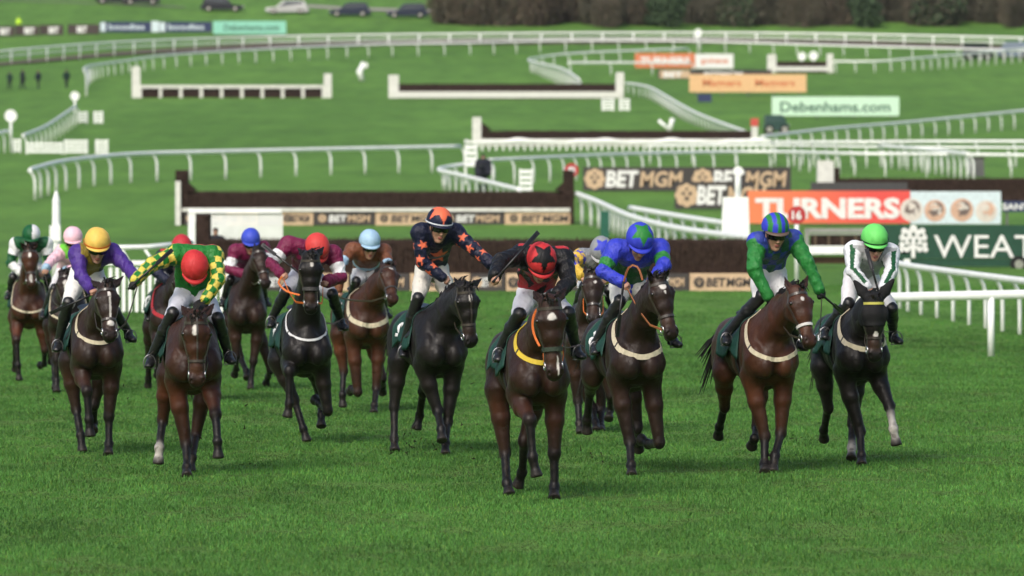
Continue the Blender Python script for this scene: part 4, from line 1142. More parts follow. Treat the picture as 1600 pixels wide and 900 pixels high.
# ------------------------------------------------------------------ racehorse
BAY = np.array((0.044, 0.0150, 0.0065)); DBAY = np.array((0.0225, 0.0086, 0.0046)); BRN = np.array((0.0150, 0.0068, 0.0042)); BLK = np.array((0.0056, 0.0044, 0.0041))
PT = np.array((0.0046, 0.0037, 0.0035)); WHT = np.array((0.55, 0.52, 0.48)); HOOF = np.array((0.018, 0.015, 0.013))
T_BODY, T_PT, T_SOCK, T_HOOF, T_HEAD, T_MUZ, T_EAR = range(7)
def make_horse(H):
    f = Frame(0, 0, H['yaw'])
    ch = lift(H['chest'][0], H['chest'][1], H['d'])
    f = Frame(ch[0], ch[1], H['yaw'])
    f.o = f.o - f.M @ np.array([0.80, 0, 0])
    bz = ch[2] - 1.20
    bz = max(-0.14, min(0.16, bz)) if H.get('clampz', True) else bz
    UP = np.array([0, 0, bz])
    hh = H.get('h', 0.012)
    P = []; C = []
    S_ = lambda *a, **k: P.append(Seg(*a, **k))
    B = lambda x, y, z: np.array([x, y, z + bz])
    # trunk
    prof = [(-0.80, 1.22, .12, .16), (-0.62, 1.27, .235, .27), (-0.38, 1.28, .255, .27), (-0.10, 1.23, .255, .295), (0.16, 1.205, .265, .335), (0.38, 1.20, .25, .355), (0.58, 1.21, .215, .30), (0.74, 1.20, .15, .19)]
    for q0, q1 in zip(prof[:-1], prof[1:]):
        S_(B(q0[0], 0, q0[1]), B(q1[0], 0, q1[1]), q0[2], q0[3], q1[2], q1[3], k=.05, cap=.5)
    S_(B(.46, 0, 1.50), B(.05, 0, 1.48), .06, .09, k=.10)
    P.append(Ell(B(-.48, 0, 1.44), (.32, .17, .12), k=.10))
    legs = {}
    for s, nm in ((-1, 'R'), (1, 'L')):
        S_(B(-.45, s * .13, 1.36), B(-.66, s * .16, 1.08), .12, .17, .10, .12, k=.08)
        S_(B(.36, s * .14, 1.46), B(.66, s * .175, 1.14), .10, .13, .11, .13, k=.08)
        P.append(Ell(B(.77, s * .100, 1.10), (.095, .090, .13), k=.035))
        P.append(Ell(B(.73, s * .185, 1.17), (.075, .065, .12), k=.035))
        S_(B(.60, s * .215, 1.22), B(.50, s * .215, 1.02), .05, .075, .06, .08, k=.035)
        P.append(Ell(B(-.30, s * .215, 1.36), (.09, .05, .06), k=.05))
        S_(B(.50, s * .10, 1.50), B(.66, s * .185, 1.24), .045, .07, .05, .07, k=.05)
        # fore leg
        el = B(.50, s * .175, .95)
        spec = H['legs'].get('F' + nm)
        if spec is None: spec = 'fold' if s < 0 else 'down'
        if spec == 'fold': kn, fe, ho = el + (.33, s * .01, -.26), el + (.20, s * .01, -.52), el + (.07, s * .01, -.60)
        elif spec == 'down': kn, fe, ho = el + (.10, 0, -.43), el + (.10, 0, -.73), el + (.19, 0, -.90)
        else:
            (ku, fu, hu_, sg) = spec[:4]
            sg = [1 if c == '+' else -1 for c in sg]
            kn = f.bone(el, ku, .42, sg[0]); fe = f.bone(kn, fu, .30, sg[1]); ho = f.bone(fe, hu_, .165, sg[2])
            if len(spec) > 4: ho[2] = 0.0 if ho[2] > -0.2 else ho[2]
        legs['F' + nm] = (el, kn, fe, ho)
        S_(B(.66, s * .165, 1.12), el, .10, .13, .09, .115, k=.06)
        side = np.array([0, 1, 0]) if abs(nrm(kn - el)[1]) < .9 else np.array([1, 0, 0])
        m = el + (kn - el) * .40
        S_(el + (0, 0, .04), m, .104, .122, .086, .098, side=side, k=.05)
        S_(m, kn, .085, .096, .053, .058, side=side, k=.035)
        P.append(Ell(el + (kn - el) * .27 + np.array([.03, s * .035, 0]), (.05, .045, .11), k=.025))
        P.append(Ell(el + (kn - el) * .20 + np.array([.0, -s * .045, .0]), (.06, .040, .09), k=.025))
        P.append(Ell(kn, (.060, .062, .068), k=.025, tag=T_PT))
        legparts = [(kn, fe, .044, .049, .038, .045)]
        # hind leg
        st = B(-.40, s * .20, 1.00)
        spec = H['legs'].get('H' + nm)
        if spec is None: spec = 'back' if s < 0 else 'fwd'
        if spec == 'back': hk, hf, hho = st + (-.34, 0, -.40), st + (-.50, 0, -.73), st + (-.58, 0, -.86)
        elif spec == 'fwd': hk, hf, hho = st + (-.10, -s * .04, -.47), st + (.13, -s * .05, -.78), st + (.26, -s * .05, -.93)
        else:
            (ku, fu, hu_, sg) = spec[:4]; sg = [1 if c == '+' else -1 for c in sg]
            hk = f.bone(st, ku, .48, sg[0]); hf = f.bone(hk, fu, .36, sg[1]); hho = f.bone(hf, hu_, .165, sg[2])
            if len(spec) > 4: hho[2] = 0.0 if hho[2] > -0.2 else hho[2]
        legs['H' + nm] = (st, hk, hf, hho)
        S_(B(-.52, s * .15, 1.28), st, .115, .20, .105, .145, k=.07)
        P.append(Ell(st + (.02, 0, .02), (.12, .085, .13), k=.06))
        side = np.array([0, 1, 0]) if abs(nrm(hk - st)[1]) < .9 else np.array([1, 0, 0])
        m = st + (hk - st) * .45
        S_(st, m, .105, .145, .088, .105, side=side, k=.06); S_(m, hk, .086, .102, .051, .063, side=side, k=.035)
        P.append(Ell(hk, (.054, .054, .07), k=.03, tag=T_PT))
        bk = nrm(hk - st) * .05 + nrm(hk - hf) * .05
        P.append(Ell(hk + bk, (.032, .032, .045), k=.04, tag=T_PT))
        legparts.append((hk, hf, .044, .051, .039, .046))
        for li, (j0, j1, a1, a2, b1, b2) in enumerate(legparts):
            key = ('F', 'H')[li] + nm
            hoof = (ho, hho)[li]
            sock = dict(H.get('socks', ())).get(key, 0)
            t = T_SOCK if sock else T_PT
            sd = np.array([0, 1, 0]) if abs(nrm(j1 - j0)[1]) < .9 else np.array([1, 0, 0])
            if sock:
                mm_ = j0 + (j1 - j0) * sock
                S_(j0, mm_, a1, a2, (a1 + b1) / 2, (a2 + b2) / 2, side=sd, k=.02, tag=T_PT); S_(mm_, j1, (a1 + b1) / 2, (a2 + b2) / 2, b1, b2, side=sd, k=.02, tag=t)
            else: S_(j0, j1, a1, a2, b1, b2, side=sd, k=.02, tag=t)
            P.append(Ell(j1, (.051, .052, .052), k=.02, tag=t))
            dv = nrm(hoof - j1); Lh = np.linalg.norm(hoof - j1)
            c0 = hoof - dv * .075
            S_(j1, c0, .042, .045, .045, .047, k=.02, tag=t)
            S_(c0, hoof - dv * .014, .049, .052, .062, .067, k=.012, tag=T_HOOF, cap=.25)
    C.append(Seg(B(.93, 0, 1.27), B(.86, 0, .98), .016, .05, .020, .06, side=(0, 1, 0), k=.05))
    # neck and head
    po, mu = H['head']
    nb = B(.60, 0, 1.38)
    poll = f.bone(nb, po, .96, 1)
    poll[0] = min(max(poll[0], nb[0] + .42), nb[0] + .60)
    poll = f.at_x(po[0], po[1], poll[0])
    muz = f.bone(poll, mu, .60, 1)
    Lh = np.linalg.norm(muz - poll); sc = min(1.28, max(1.16, 1.16 * Lh / .62))
    ax = nrm(muz - poll)
    hy = R(H.get('hyaw', 0))
    fw = np.array([math.cos(hy), math.sin(hy), 0.10])
    fn = nrm(fw - ax * np.dot(fw, ax)); sd = np.cross(fn, ax)
    hp = lambda t, s, n: poll + ax * (t * Lh) + sd * (s * sc) + fn * (n * sc)
    n1 = hp(.10, 0, -.085)
    b0 = B(.42, 0, 1.33); mid = b0 + (n1 - b0) * .52 + np.array([.02, 0, .03])
    S_(b0, mid, .215, .285, .130, .190, k=.07, cap=.4)
    S_(mid, n1, .130, .190, .090, .138, k=.06, cap=.5)
    for s in (-1, 1):
        S_(b0 + np.array([.20, s * .10, -.02]), n1 + np.array([0, s * .045, -.05]), .055, .07, .04, .05, k=.04)
    S_(B(.30, 0, 1.53), mid + nrm(np.cross(n1 - b0, (0, 1, 0))) * -.0 + np.array([-.02, 0, .15]), .05, .07, .04, .06, k=.10)
    hd = lambda *a, **k: P.append(Seg(*a, side=sd, **{**dict(tag=T_HEAD), **k}))
    def HS(t0, s0, n0, t1, s1, n1_, wa, ha, wb, hb, **k):
        hd(hp(t0, s0, n0), hp(t1, s1, n1_), wa * sc, ha * sc, wb * sc, hb * sc, **k)
    HS(.02, 0, -.035, .26, 0, -.035, .078, .085, .098, .105, k=.04)
    HS(.26, 0, -.035, .48, 0, -.030, .098, .105, .076, .088, k=.04)
    HS(.48, 0, -.030, .76, 0, -.022, .070, .084, .054, .060, k=.04)
    HS(.76, 0, -.022, .95, 0, -.018, .054, .060, .056, .056, k=.035)
    for s in (-1, 1):
        P.append(Ell(hp(.33, s * .058, -.095), (.085 * sc, .045 * sc, .085 * sc), np.stack([ax, sd, fn]), k=.05, tag=T_HEAD))
        P.append(Ell(hp(.255, s * .094, .012), (.045 * sc, .022 * sc, .030 * sc), np.stack([ax, sd, fn]), k=.025, tag=T_HEAD))
        HS(.33, s * .075, .012, .55, s * .055, .005, .016, .016, .012, .012, k=.03)
        P.append(Ell(hp(.93, s * .043, .012), (.042 * sc, .026 * sc, .034 * sc), np.stack([ax, sd, fn]), k=.025, tag=T_MUZ))
        C.append(Ell(hp(.955, s * .047, .040), (.020 * sc, .010 * sc, .018 * sc), np.stack([nrm(ax + .4 * fn), sd, nrm(fn - .4 * ax)]), k=.008))
    HS(.94, 0, -.02, 1.0, 0, -.022, .056, .050, .050, .044, k=.03, tag=T_MUZ)
    P.append(Ell(hp(.97, 0, -.075), (.045 * sc, .036 * sc, .03 * sc), np.stack([ax, sd, fn]), k=.02, tag=T_MUZ))
    # ears
    tips = []
    for s, e in zip((-1, 1), H['ears']):
        base = hp(.01, s * .052, -.025)
        tip = f.bone(base, e, .185 * sc, -1 if not H.get('earf') else 1)
        dv = nrm(tip - base); es = nrm(np.cross(dv, fn)) if np.linalg.norm(np.cross(dv, fn)) > .2 else sd
        mid_ = base + (tip - base) * .42
        P.append(Seg(base - dv * .02, mid_, .026 * sc, .024 * sc, .036 * sc, .018 * sc, side=es, k=.02, tag=T_EAR))
        P.append(Seg(mid_, tip, .035 * sc, .017 * sc, .008, .007, side=es, k=.012, tag=T_EAR))
        C.append(Seg(mid_ + fn * .024 - dv * .03, base + (tip - base) * .8 + fn * .016, .017 * sc, .014 * sc, .008, .010, side=es, k=.006))
        tips.append(tip)
    V, Q = smooth(P, hh, cuts=C, noise=lambda X: .0028 * noise3(X, 14.0, H['seed']) + .0012 * noise3(X, 41.0, H['seed'] + 3))
    # coat colours
    coat, pts = H['coat'], H.get('pts', PT)
    W = np.zeros((len(V), 7))
    D = np.stack([q.ev(V) for q in P], 1); D = D - D.min(1, keepdims=True); Wt = np.exp(-D / .012)
    for i, q in enumerate(P): W[:, q.tag] += Wt[:, i]
    W /= W.sum(1, keepdims=True)
    pal = np.array([coat, pts, WHT * .62, HOOF, coat, coat * .35 + PT * .65, coat * .6 + PT * .4])
    col = W @ pal
    # points darken down the forearm from above the knee; belly, flank and muzzle lighter or redder as on a bay
    nz = noise3(V, 9.0, H['seed'])
    warm = np.clip((1.02 + bz - V[:, 2]) / .25, 0, 1) * np.clip((V[:, 2] - bz - .62) / .2, 0, 1) * H.get('warm', .5) * W[:, 0]
    col = col * (1 + warm[:, None] * np.array([.9, .55, .35])) * (1 + .14 * nz)[:, None]
    q = V - poll; t = q @ ax / Lh; s = q @ sd / sc; n = q @ fn / sc
    hw = W[:, T_HEAD] + W[:, T_MUZ]
    wob = .25 * noise3(V, 45.0, H['seed'] + 1)
    for mk in H.get('marks', ()):
        t0, s0, rt, rs = mk
        d = np.sqrt(((t - t0) / rt) ** 2 + ((s - s0) / rs) ** 2) + wob
        m = np.clip((1.1 - d) / .2, 0, 1) * (n > -.0) * (hw > .4)
        col = col * (1 - m[:, None]) + WHT * m[:, None]
    lp = np.clip(1.6 - np.abs(t - .76) / .10, 0, 1) * (hw > .4) * H.get('mealy', .8) * np.clip((n + .03) / .02, 0, 1)
    col = col + lp[:, None] * np.array([.018, .0085, .0050])
    brow = np.exp(-((t - .26) / .05) ** 2 - ((np.abs(s) - .085) / .03) ** 2) * (hw > .4); col = col * (1 - .45 * brow)[:, None]
    mk_ = np.clip((noise3(V, 38.0, H['seed'] + 7) + .5 * noise3(V, 13.0, H['seed']) - .35) / .3, 0, 1) * np.clip((.75 - V[:, 2]) / .45, 0, 1) * .55
    col = col * (1 - mk_[:, None]) + np.array([.024, .017, .010]) * mk_[:, None]
    root = empty('racehorse', f.o, f.rz); tag(root, H['label'], 'racehorse', 'racehorses in the race')
    body = link_mesh('body', mesh_from('body', V, Q, M_COAT, True, col), None, root)
    # eyes
    for s_ in (-1, 1):
        c = hp(.262, s_ * .104, .020)
        b = MB(); v = []; fc = []
        for i in range(7):
            th = math.pi * i / 6
            for j in range(10):
                a = 2 * math.pi * j / 10
                v.append(c + .019 * sc * (np.array([math.sin(th) * math.cos(a), math.sin(th) * math.sin(a), math.cos(th)])))
        for i in range(6):
            for j in range(10): fc.append((i * 10 + j, (i + 1) * 10 + j, (i + 1) * 10 + (j + 1) % 10, i * 10 + (j + 1) % 10))
        b.add(v, fc); b.build('eye', M_EYE, root, True)
    # ---- bridle: rings around the head found on its surface
    headP = [q_ for q_ in P if q_.tag in (T_HEAD, T_MUZ)]
    def ring(t, a0, a1, n_, off=.004, tt=None):
        aa = np.linspace(R(a0), R(a1), n_); tv = np.full(n_, t) if tt is None else np.linspace(tt[0], tt[1], n_)
        o = np.stack([hp(x, 0, -.03) for x in tv]); d = np.stack([fn * math.cos(a) + sd * math.sin(a) for a in aa])
        return exit_pts(headP, o, d, .3, 60, off)
    br = MB()
    p_, d_ = ring(.10, -100, 100, 22); br.ribbon(p_, d_, .028, .010)          # browband
    nbw = H.get('noseband', (.66, M_STRAP, .026))
    p_, d_ = ring(.12, 92, 92, 2, tt=(.02, .12)); 
    for s_ in (-1, 1):
        p_, d_ = ring(0, s_ * 88, s_ * 78, 12, tt=(.0, .84)); br.ribbon(p_, d_, .024, .010)   # cheekpieces
    if H.get('centre'):
        p_, d_ = ring(0, 0, 0, 14, tt=(.02, .68)); br.ribbon(p_, d_, .016, .008)
    br.build('bridle', M_STRAP, root)
    b = MB(); p_, d_ = ring(nbw[0], -150, 150, 30, off=nbw[2] * .3); b.ribbon(p_, d_, nbw[2], max(.006, nbw[2] * .45)); b.build('noseband', nbw[1], root)
    bits = []
    for s_ in (-1, 1):
        p_, d_ = ring(.86, s_ * 92, s_ * 92, 2, off=.012); c = p_[0]; bits.append(c)
        b = MB(); b.tube([c + .034 * (ax * math.cos(a) + fn * math.sin(a)) for a in np.linspace(0, 2 * math.pi, 15)], (.008), 6, cap=False); b.build('bit_ring', M_STEEL, root, True)
    if H.get('hood'):
        hd_tags = [q_ for q_ in P if q_.tag in (T_HEAD, T_EAR)]
        mid_n = n1
        V2, Q2 = surface(hd_tags + [P[i] for i in range(len(P)) if P[i].tag == T_BODY and np.linalg.norm((P[i].a if isinstance(P[i], Seg) else P[i].c) - mid) < 1e-6], hh, offset=.009,
                         clip=lambda X: np.maximum(((X - poll) @ ax) / Lh - .47, -((X - poll) @ ax) / Lh - .45) * .5)
        # eye holes are covered by dark cups
        link_mesh('hood', mesh_from('hood', V2, Q2, mat('hood_cloth', (.010, .010, .011), .75, .25, bump=.4, bscale=30), True), None, root)
        b = MB(); p_, d_ = ring(.085, -80, 80, 22, off=.014); b.ribbon(p_, d_, .026, .008); b.build('browband', mat('yellow_braid', (.50, .47, .10), .6), root)
    # ---- forelock and mane
    rg = np.random.default_rng(H['seed'])
    b = MB()
    for k in range(26):
        o = hp(rg.uniform(-.05, .03), rg.uniform(-.045, .045), rg.uniform(-.02, .05))
        e = o + ax * rg.uniform(-.02, .10) + sd * rg.uniform(-.06, .06) + fn * rg.uniform(.01, .06) + np.array([-.02, 0, rg.uniform(.0, .05)])
        b.ribbon([o, (o + e) / 2 + fn * .02 + np.array([0, 0, .02]), e], [fn, fn, fn], [.02, .018, .003], .004)
    for k in range(60):
        t_ = rg.random(); c0 = poll + np.array([-.04, 0, 0]); c1 = B(.35, 0, 1.58)
        o = c0 + (c1 - c0) * t_; o2, _ = exit_pts([q_ for q_ in P if q_.tag == T_BODY], (b0 + (n1 - b0) * (1 - t_))[None], np.array([[-.25, 0, 1.0]]), .6, 50, -.01)
        o = o2[0]
        sdv = np.array([rg.uniform(-.10, .0), H.get('mane', 1) * rg.uniform(.03, .10), rg.uniform(-.03, .07)])
        b.ribbon([o, o + sdv * .6 + np.array([0, 0, .03]), o + sdv * 1.5], [(1, 0, 0)] * 3, [.03, .024, .004], .004)
    b.build('mane', M_HAIR, root)
    b = MB(); o = B(-.88, 0, 1.36)
    for k in range(46):
        e = o + np.array([rg.uniform(-.55, -.30), rg.uniform(-.14, .14) + H.get('tail', 0), rg.uniform(-.65, -.10)])
        m1 = o + np.array([-.18, rg.uniform(-.03, .03), .03])
        pts_ = [o, m1, (m1 + e) / 2 + np.array([-.05, 0, .04]), e]
        b.ribbon(pts_, [(0, .3, 1)] * 4, [.03, .03, .022, .004], .006)
    b.build('tail', M_HAIR, root)
    # ---- breast girth, saddle cloth, saddle, girth
    trunk = [q_ for q_ in P if q_.tag == T_BODY]
    g = H.get('girth')
    if g:
        th = np.radians(np.linspace(-98, 98, 34)); zz = g[2] + bz + g[3] * np.abs(th / R(90)) ** 1.7
        o = np.stack([np.full(34, .42), np.zeros(34), zz], -1)
        base = [q_ for q_ in trunk if not (isinstance(q_, Seg) and np.linalg.norm(q_.a - mid) < 1e-6)]
        p_, d_ = exit_pts(base, o, np.stack([np.cos(th), np.sin(th), 0 * th], -1), .9, 80, .007)
        b = MB(); b.ribbon(p_, d_, g[1], .008); gi = b.build('breast_girth', g[0], root)
        for i_ in (9, 24):
            b = MB(); q0 = p_[i_] + d_[i_] * .006; q1 = p_[i_ + 1] + d_[i_ + 1] * .006
            b.ribbon([q0, q0 + (q1 - q0) * .35], [d_[i_], d_[i_]], g[1] * 1.15, .006); b.build('buckle', M_STRAP, gi)
    xs = np.linspace(-.34, .34, 13); ph = np.radians(np.linspace(-104, 104, 33))
    XX, PH = np.meshgrid(xs, ph, indexing='ij')
    o = np.stack([XX.ravel(), 0 * XX.ravel(), np.full(XX.size, 1.24 + bz)], -1)
    d = np.stack([0 * PH.ravel(), np.sin(PH.ravel()), np.cos(PH.ravel())], -1)
    p_, d_ = exit_pts(trunk, o, d, .7, 60, .016)
    low = np.clip((np.abs(PH.ravel()) - R(62)) / R(42), 0, 1)
    p_ = p_ + d_ * (low * (.02 + .028 * np.sin(XX.ravel() * 17 + H['seed']) ** 2))[:, None] + np.array([.08, 0, 0]) * (low * .6)[:, None] + np.array([0, 0, 1.0]) * (low * (.03 + .05 * np.sin(XX.ravel() * 11 + H['seed'])))[:, None]
    nn = XX.size
    v = np.concatenate([p_, p_ - d_ * .01]); fc = []
    a_, b_ = XX.shape
    for i in range(a_ - 1):
        for j in range(b_ - 1):
            k0 = i * b_ + j; fc.append((k0, k0 + 1, k0 + b_ + 1, k0 + b_)); fc.append((nn + k0, nn + k0 + b_, nn + k0 + b_ + 1, nn + k0 + 1))
    for i in range(a_ - 1):
        for j in (0, b_ - 1):
            k0 = i * b_ + j; fc.append((k0, k0 + b_, nn + k0 + b_, nn + k0))
    for j in range(b_ - 1):
        for i in (0, a_ - 1):
            k0 = i * b_ + j; fc.append((k0, k0 + 1, nn + k0 + 1, nn + k0))
    b = MB(); b.add(v, fc); cloth = b.build('saddle_cloth', M_SCLOTH, root, True)
    # white number on each side of the cloth
    if H.get('num'):
        for s_ in (-1, 1):
            me, tv = text_mesh(H['num'], .03)
            mn, mx = tv.min(0), tv.max(0); tx = (tv[:, 0] - mn[0]) / (mx[0] - mn[0]) - .5; ty = (tv[:, 1] - mn[1]) / (mx[1] - mn[1]) - .5
            wd = .13 * len(H['num'])
            xx = -.16 - s_ * tx * wd * -1; aa = s_ * R(64) - s_ * ty * R(34)
            o = np.stack([xx, 0 * xx, np.full(len(xx), 1.24 + bz)], -1); d = np.stack([0 * aa, np.sin(aa), np.cos(aa)], -1)
            p2, d2 = exit_pts(trunk, o, d, .7, 60, .016); lw = np.clip((np.abs(aa) - R(62)) / R(42), 0, 1)
            p2 = p2 + d2 * (lw * (.02 + .028 * np.sin(xx * 17 + H['seed']) ** 2) + .006 + (tv[:, 2] + .02) * .1)[:, None] + np.array([.08, 0, 0]) * (lw * .6)[:, None]
            me.vertices.foreach_set('co', p2.astype(np.float32).ravel()); me.materials.clear(); me.materials.append(C_WHITE); me.update()
            link_mesh('number', me, None, cloth)
    sp = [Seg(B(.22, 0, 1.62), B(.0, 0, 1.58), .05, .04, .10, .035, k=.04), Seg(B(.0, 0, 1.58), B(-.22, 0, 1.62), .10, .035, .13, .04, k=.04)]
    for s_ in (-1, 1): sp.append(Seg(B(.08, s_ * .12, 1.57), B(.22, s_ * .275, 1.30), .09, .02, .10, .018, side=(1, 0, 0), k=.03))
    V3, Q3 = smooth(sp, .016); link_mesh('saddle', mesh_from('saddle', V3, Q3, M_BLACK), None, root)
    ang = np.radians(np.linspace(98, 262, 26)); o = np.stack([np.full(26, .24), 0 * ang, np.full(26, 1.22 + bz)], -1)
    p_, d_ = exit_pts(trunk, o, np.stack([0 * ang, np.sin(ang), np.cos(ang)], -1), .7, 60, .006)
    b = MB(); b.ribbon(p_, d_, .07, .008); b.build('girth_strap', mat('girth_dark', (.014, .013, .014), .7), root)
    return dict(f=f, root=root, bz=bz, P=P, trunk=trunk, bits=bits, poll=poll, ax=ax, sd=sd, fn=fn, hp=hp, B=B)

# ------------------------------------------------------------------ rider
SKIN = np.array((.42, .23, .16)); LIP = np.array((.30, .10, .085))
def hand_prims(w, d, side, s, grip):
    """fist: wrist w, forearm direction d, thumb side vector; fingers curl around a rod along grip"""
    d = nrm(d); g = nrm(grip - d * np.dot(grip, d)); pn = nrm(np.cross(d, g)) * 1.0
    if pn[2] > 0: pn = -pn                      # palm faces down
    P = [Seg(w, w + d * .085, .030, .020, .040, .017, side=g, k=.015)]
    kn = w + d * .085
    for i, (o, l) in enumerate(((.030, .042), (.011, .046), (-.009, .043), (-.027, .035))):
        k0 = kn + g * o
        a = k0 + d * (l * .45) + pn * (l * .65); b = a - d * (l * .35) + pn * (l * .45); c = b - d * (l * .6) - pn * .004
        P += [Seg(k0 - d * .01, a, .0105, k=.006), Seg(a, b, .0100, k=.005), Seg(b, c, .0092, k=.005)]
    t0 = w + d * .03 + g * .032; t1 = t0 + d * .038 + g * .014 + pn * .022; t2 = t1 + d * .030 - g * .012 + pn * .020
    P += [Seg(t0, t1, .0135, k=.012), Seg(t1, t2, .0105, k=.006)]
    return P
def mud(V, col, seed):
    k = noise3(V, 58.0, seed) + .35 * noise3(V, 23.0, seed + 4)
    m = np.clip((k - .85) / .2, 0, 1) * .35
    return col * (1 - m[:, None]) + np.array([.06, .045, .028]) * m[:, None]
def dull(col, k):
    g = col.mean(1, keepdims=True); white = np.clip((col.min(1, keepdims=True) - .35) / .2, 0, 1)
    return (col * .88 + g * .12) * (k + (1 - k) * white)
def make_rider(J, H, HR):
    f, bz = HR['f'], HR['bz']
    h = J.get('h', .010)
    A = f.at_x
    pel = A(*J['hip'], -.04); SR, SL = A(*J['sh'][0], .36), A(*J['sh'][1], .36)
    shc = (SR + SL) / 2
    head = A(*J['head'], J.get('headx', .36 + .17)); head_px = head
    ER = f.bone(SR, J['el'][0], .30, 1); EL = f.bone(SL, J['el'][1], .30, 1)
    HRn = f.bone(ER, J['ha'][0], .27, 1); HLn = f.bone(EL, J['ha'][1], .27, 1)
    KR, KL = A(*J['kn'][0], .34), A(*J['kn'][1], .34)
    FR_, FL_ = A(J['ft'][0][0], J['ft'][0][1] + 7, .16), A(J['ft'][1][0], J['ft'][1][1] + 7, .16)
    side = nrm(SL - SR); spine = nrm(shc - pel); back = nrm(np.cross(side, spine)); 
    if back[2] < 0: back = -back
    hx = R(J.get('hyaw', 0)); pt = R(J['pitch'])
    fr = np.array([math.cos(pt) * math.cos(hx), math.cos(pt) * math.sin(hx), -math.sin(pt)])
    sdh = np.array([-math.sin(hx), math.cos(hx), 0]); rl = R(J.get('roll', 0))
    uph = np.cross(fr, sdh); sdh, uph = sdh * math.cos(rl) + uph * math.sin(rl), uph * math.cos(rl) - sdh * math.sin(rl)
    head = head - uph * .055
    AX = np.stack([fr, sdh, uph]); HS_ = J.get('hs', 1.13); hp = lambda a, b, c: head + (fr * a + sdh * b + uph * c) * HS_
    midb = pel + (shc - pel) * .45 + back * .05
    # torso chain
    def torso(o):
        return [Seg(pel, midb, .150 + o, .115 + o, .142 + o, .105 + o, side=side, k=.05, tag=0), Seg(midb, shc - spine * .06, .142 + o, .105 + o, .168 + o, .115 + o, side=side, k=.05, tag=0),
                Seg(SR - side * -.02, SL - side * .02, .085 + o, .07 + o, side=spine, k=.06, tag=0)]
    def arm(S0, E, W_, o, t):
        u = S0 + (E - S0) * .5
        return [Ell(S0, (.074 + o,) * 3, k=.05, tag=t), Seg(S0, u, .062 + o, k=.03, tag=t, wb=.054 + o), Seg(u, E, .054 + o, k=.03, tag=t, wb=.046 + o), Seg(E, W_, .046 + o, k=.025, tag=t + 1, wb=.031 + o)]
    def thigh(hj, K, o):
        m = hj + (K - hj) * .5
        return [Seg(hj, m, .098 + o, .105 + o, .082 + o, .09 + o, k=.05), Seg(m, K, .082 + o, .09 + o, .062 + o, .068 + o, k=.04)]
    hjR, hjL = pel - side * .085 + np.array([.02, 0, -.03]), pel + side * .085 + np.array([.02, 0, -.03])
    an = []
    for K, F_, s in ((KR, FR_, -1), (KL, FL_, 1)): an.append(F_ + np.array([-.10, -s * .02, .075]))
    # skin
    nk0 = shc + spine * .03; nk1 = hp(-.02, 0, -.07)
    sk = [Seg(nk0, nk1, .058, .060, .054, .056, k=.03)]
    sk += [Ell(hp(0, 0, .035), (.115, .093, .112), AX, k=.03), Ell(hp(.028, 0, -.055), (.083, .072, .105), AX, k=.03), Seg(hp(.035, 0, -.135), hp(.072, 0, -.133), .044, .028, .027, .024, side=sdh, k=.025)]
    sk += [Seg(hp(.090, 0, .010), hp(.120, 0, -.055), .011, .011, .016, .015, side=sdh, k=.016), Ell(hp(.112, .012, -.058), (.012, .010, .009), AX, k=.008), Ell(hp(.112, -.012, -.058), (.012, .010, .009), AX, k=.008)]
    sk += [Seg(hp(.088, -.035, .022), hp(.088, .035, .022), .014, .010, side=uph, k=.02), Seg(hp(.099, -.020, -.090), hp(.099, .020, -.090), .006, .006, k=.008, tag=1), Seg(hp(.097, -.017, -.102), hp(.097, .017, -.102), .007, .006, k=.008, tag=1)]
    for s in (-1, 1):
        sk += [Ell(hp(.070, s * .040, -.040), (.034, .027, .031), AX, k=.03), Ell(hp(-.005, s * .082, -.02), (.022, .010, .032), AX, k=.008)]
    cuts = [Ell(hp(.108, s * .032, -.002), (.022, .018, .013), AX, k=.015) for s in (-1, 1)]
    gloves = J.get('gloves', False)
    hands = []
    for k, (E, W_) in enumerate(((ER, HRn), (EL, HLn))):
        d = nrm(W_ - E); gr = np.array(J.get('grip', ((0, 1, .2), (0, 1, .2)))[k], float)
        if k == 0: gr = gr * np.array([1, 1, 1])
        hands.append(hand_prims(W_ - d * .04, d, None, k, gr))
    core = torso(-.016) + arm(SR, ER, HRn, -.014, 2) + arm(SL, EL, HLn, -.014, 4) + thigh(hjR, KR, -.016) + thigh(hjL, KL, -.016)
    for K, a_, F_ in ((KR, an[0], FR_), (KL, an[1], FL_)): core += [Seg(K, a_, .045, .045, .032, .032, k=.02), Seg(a_, F_, .028, .024, k=.015)]
    for q in core: q.tag = 0
    allp = core + sk + (hands[0] + hands[1])
    V, Q = surface(allp, h * .8, cuts=cuts); V = relax(V, Q, 1, .3)
    col = np.tile(SKIN * J.get('tone', 1.0), (len(V), 1))
    dl = np.min([q.ev(V) for q in sk if q.tag == 1], 0); col[dl < .003] = LIP
    pv = V - head; ec = (np.abs(pv @ sdh) < .05) & (pv @ uph > -.09) & (pv @ uph < -.02) & (pv @ fr > .05)
    hair = (pv @ fr < .035) & (pv @ uph > -.07) & (np.linalg.norm(pv, axis=1) < .14) & (np.abs(pv @ sdh) < .076); col[hair] = (.03, .02, .015)
    loc = f.wor(np.array([0, 0, 0])); seat = np.array([.0, 0, pel[2] - .12])
    root = empty('person', f.wor(seat), f.rz); tag(root, J['label'], 'jockey', 'jockeys in the race')
    def put(name, V, Q, m, col=None, parent=root, sm=True):
        return link_mesh(name, mesh_from(name, V - seat, Q, m, sm, col), None, parent)
    def putb(name, b, m, parent=root, sm=False):
        b.v = [tuple(np.array(p) - seat) for p in b.v]; return b.build(name, m, parent, sm)
    put('body', V, Q, M_SKIN, col)
    # jacket
    jp = torso(.032) + arm(SR, ER, HRn + nrm(ER - HRn) * .02, .026, 2) + arm(SL, EL, HLn + nrm(EL - HLn) * .02, .026, 4)
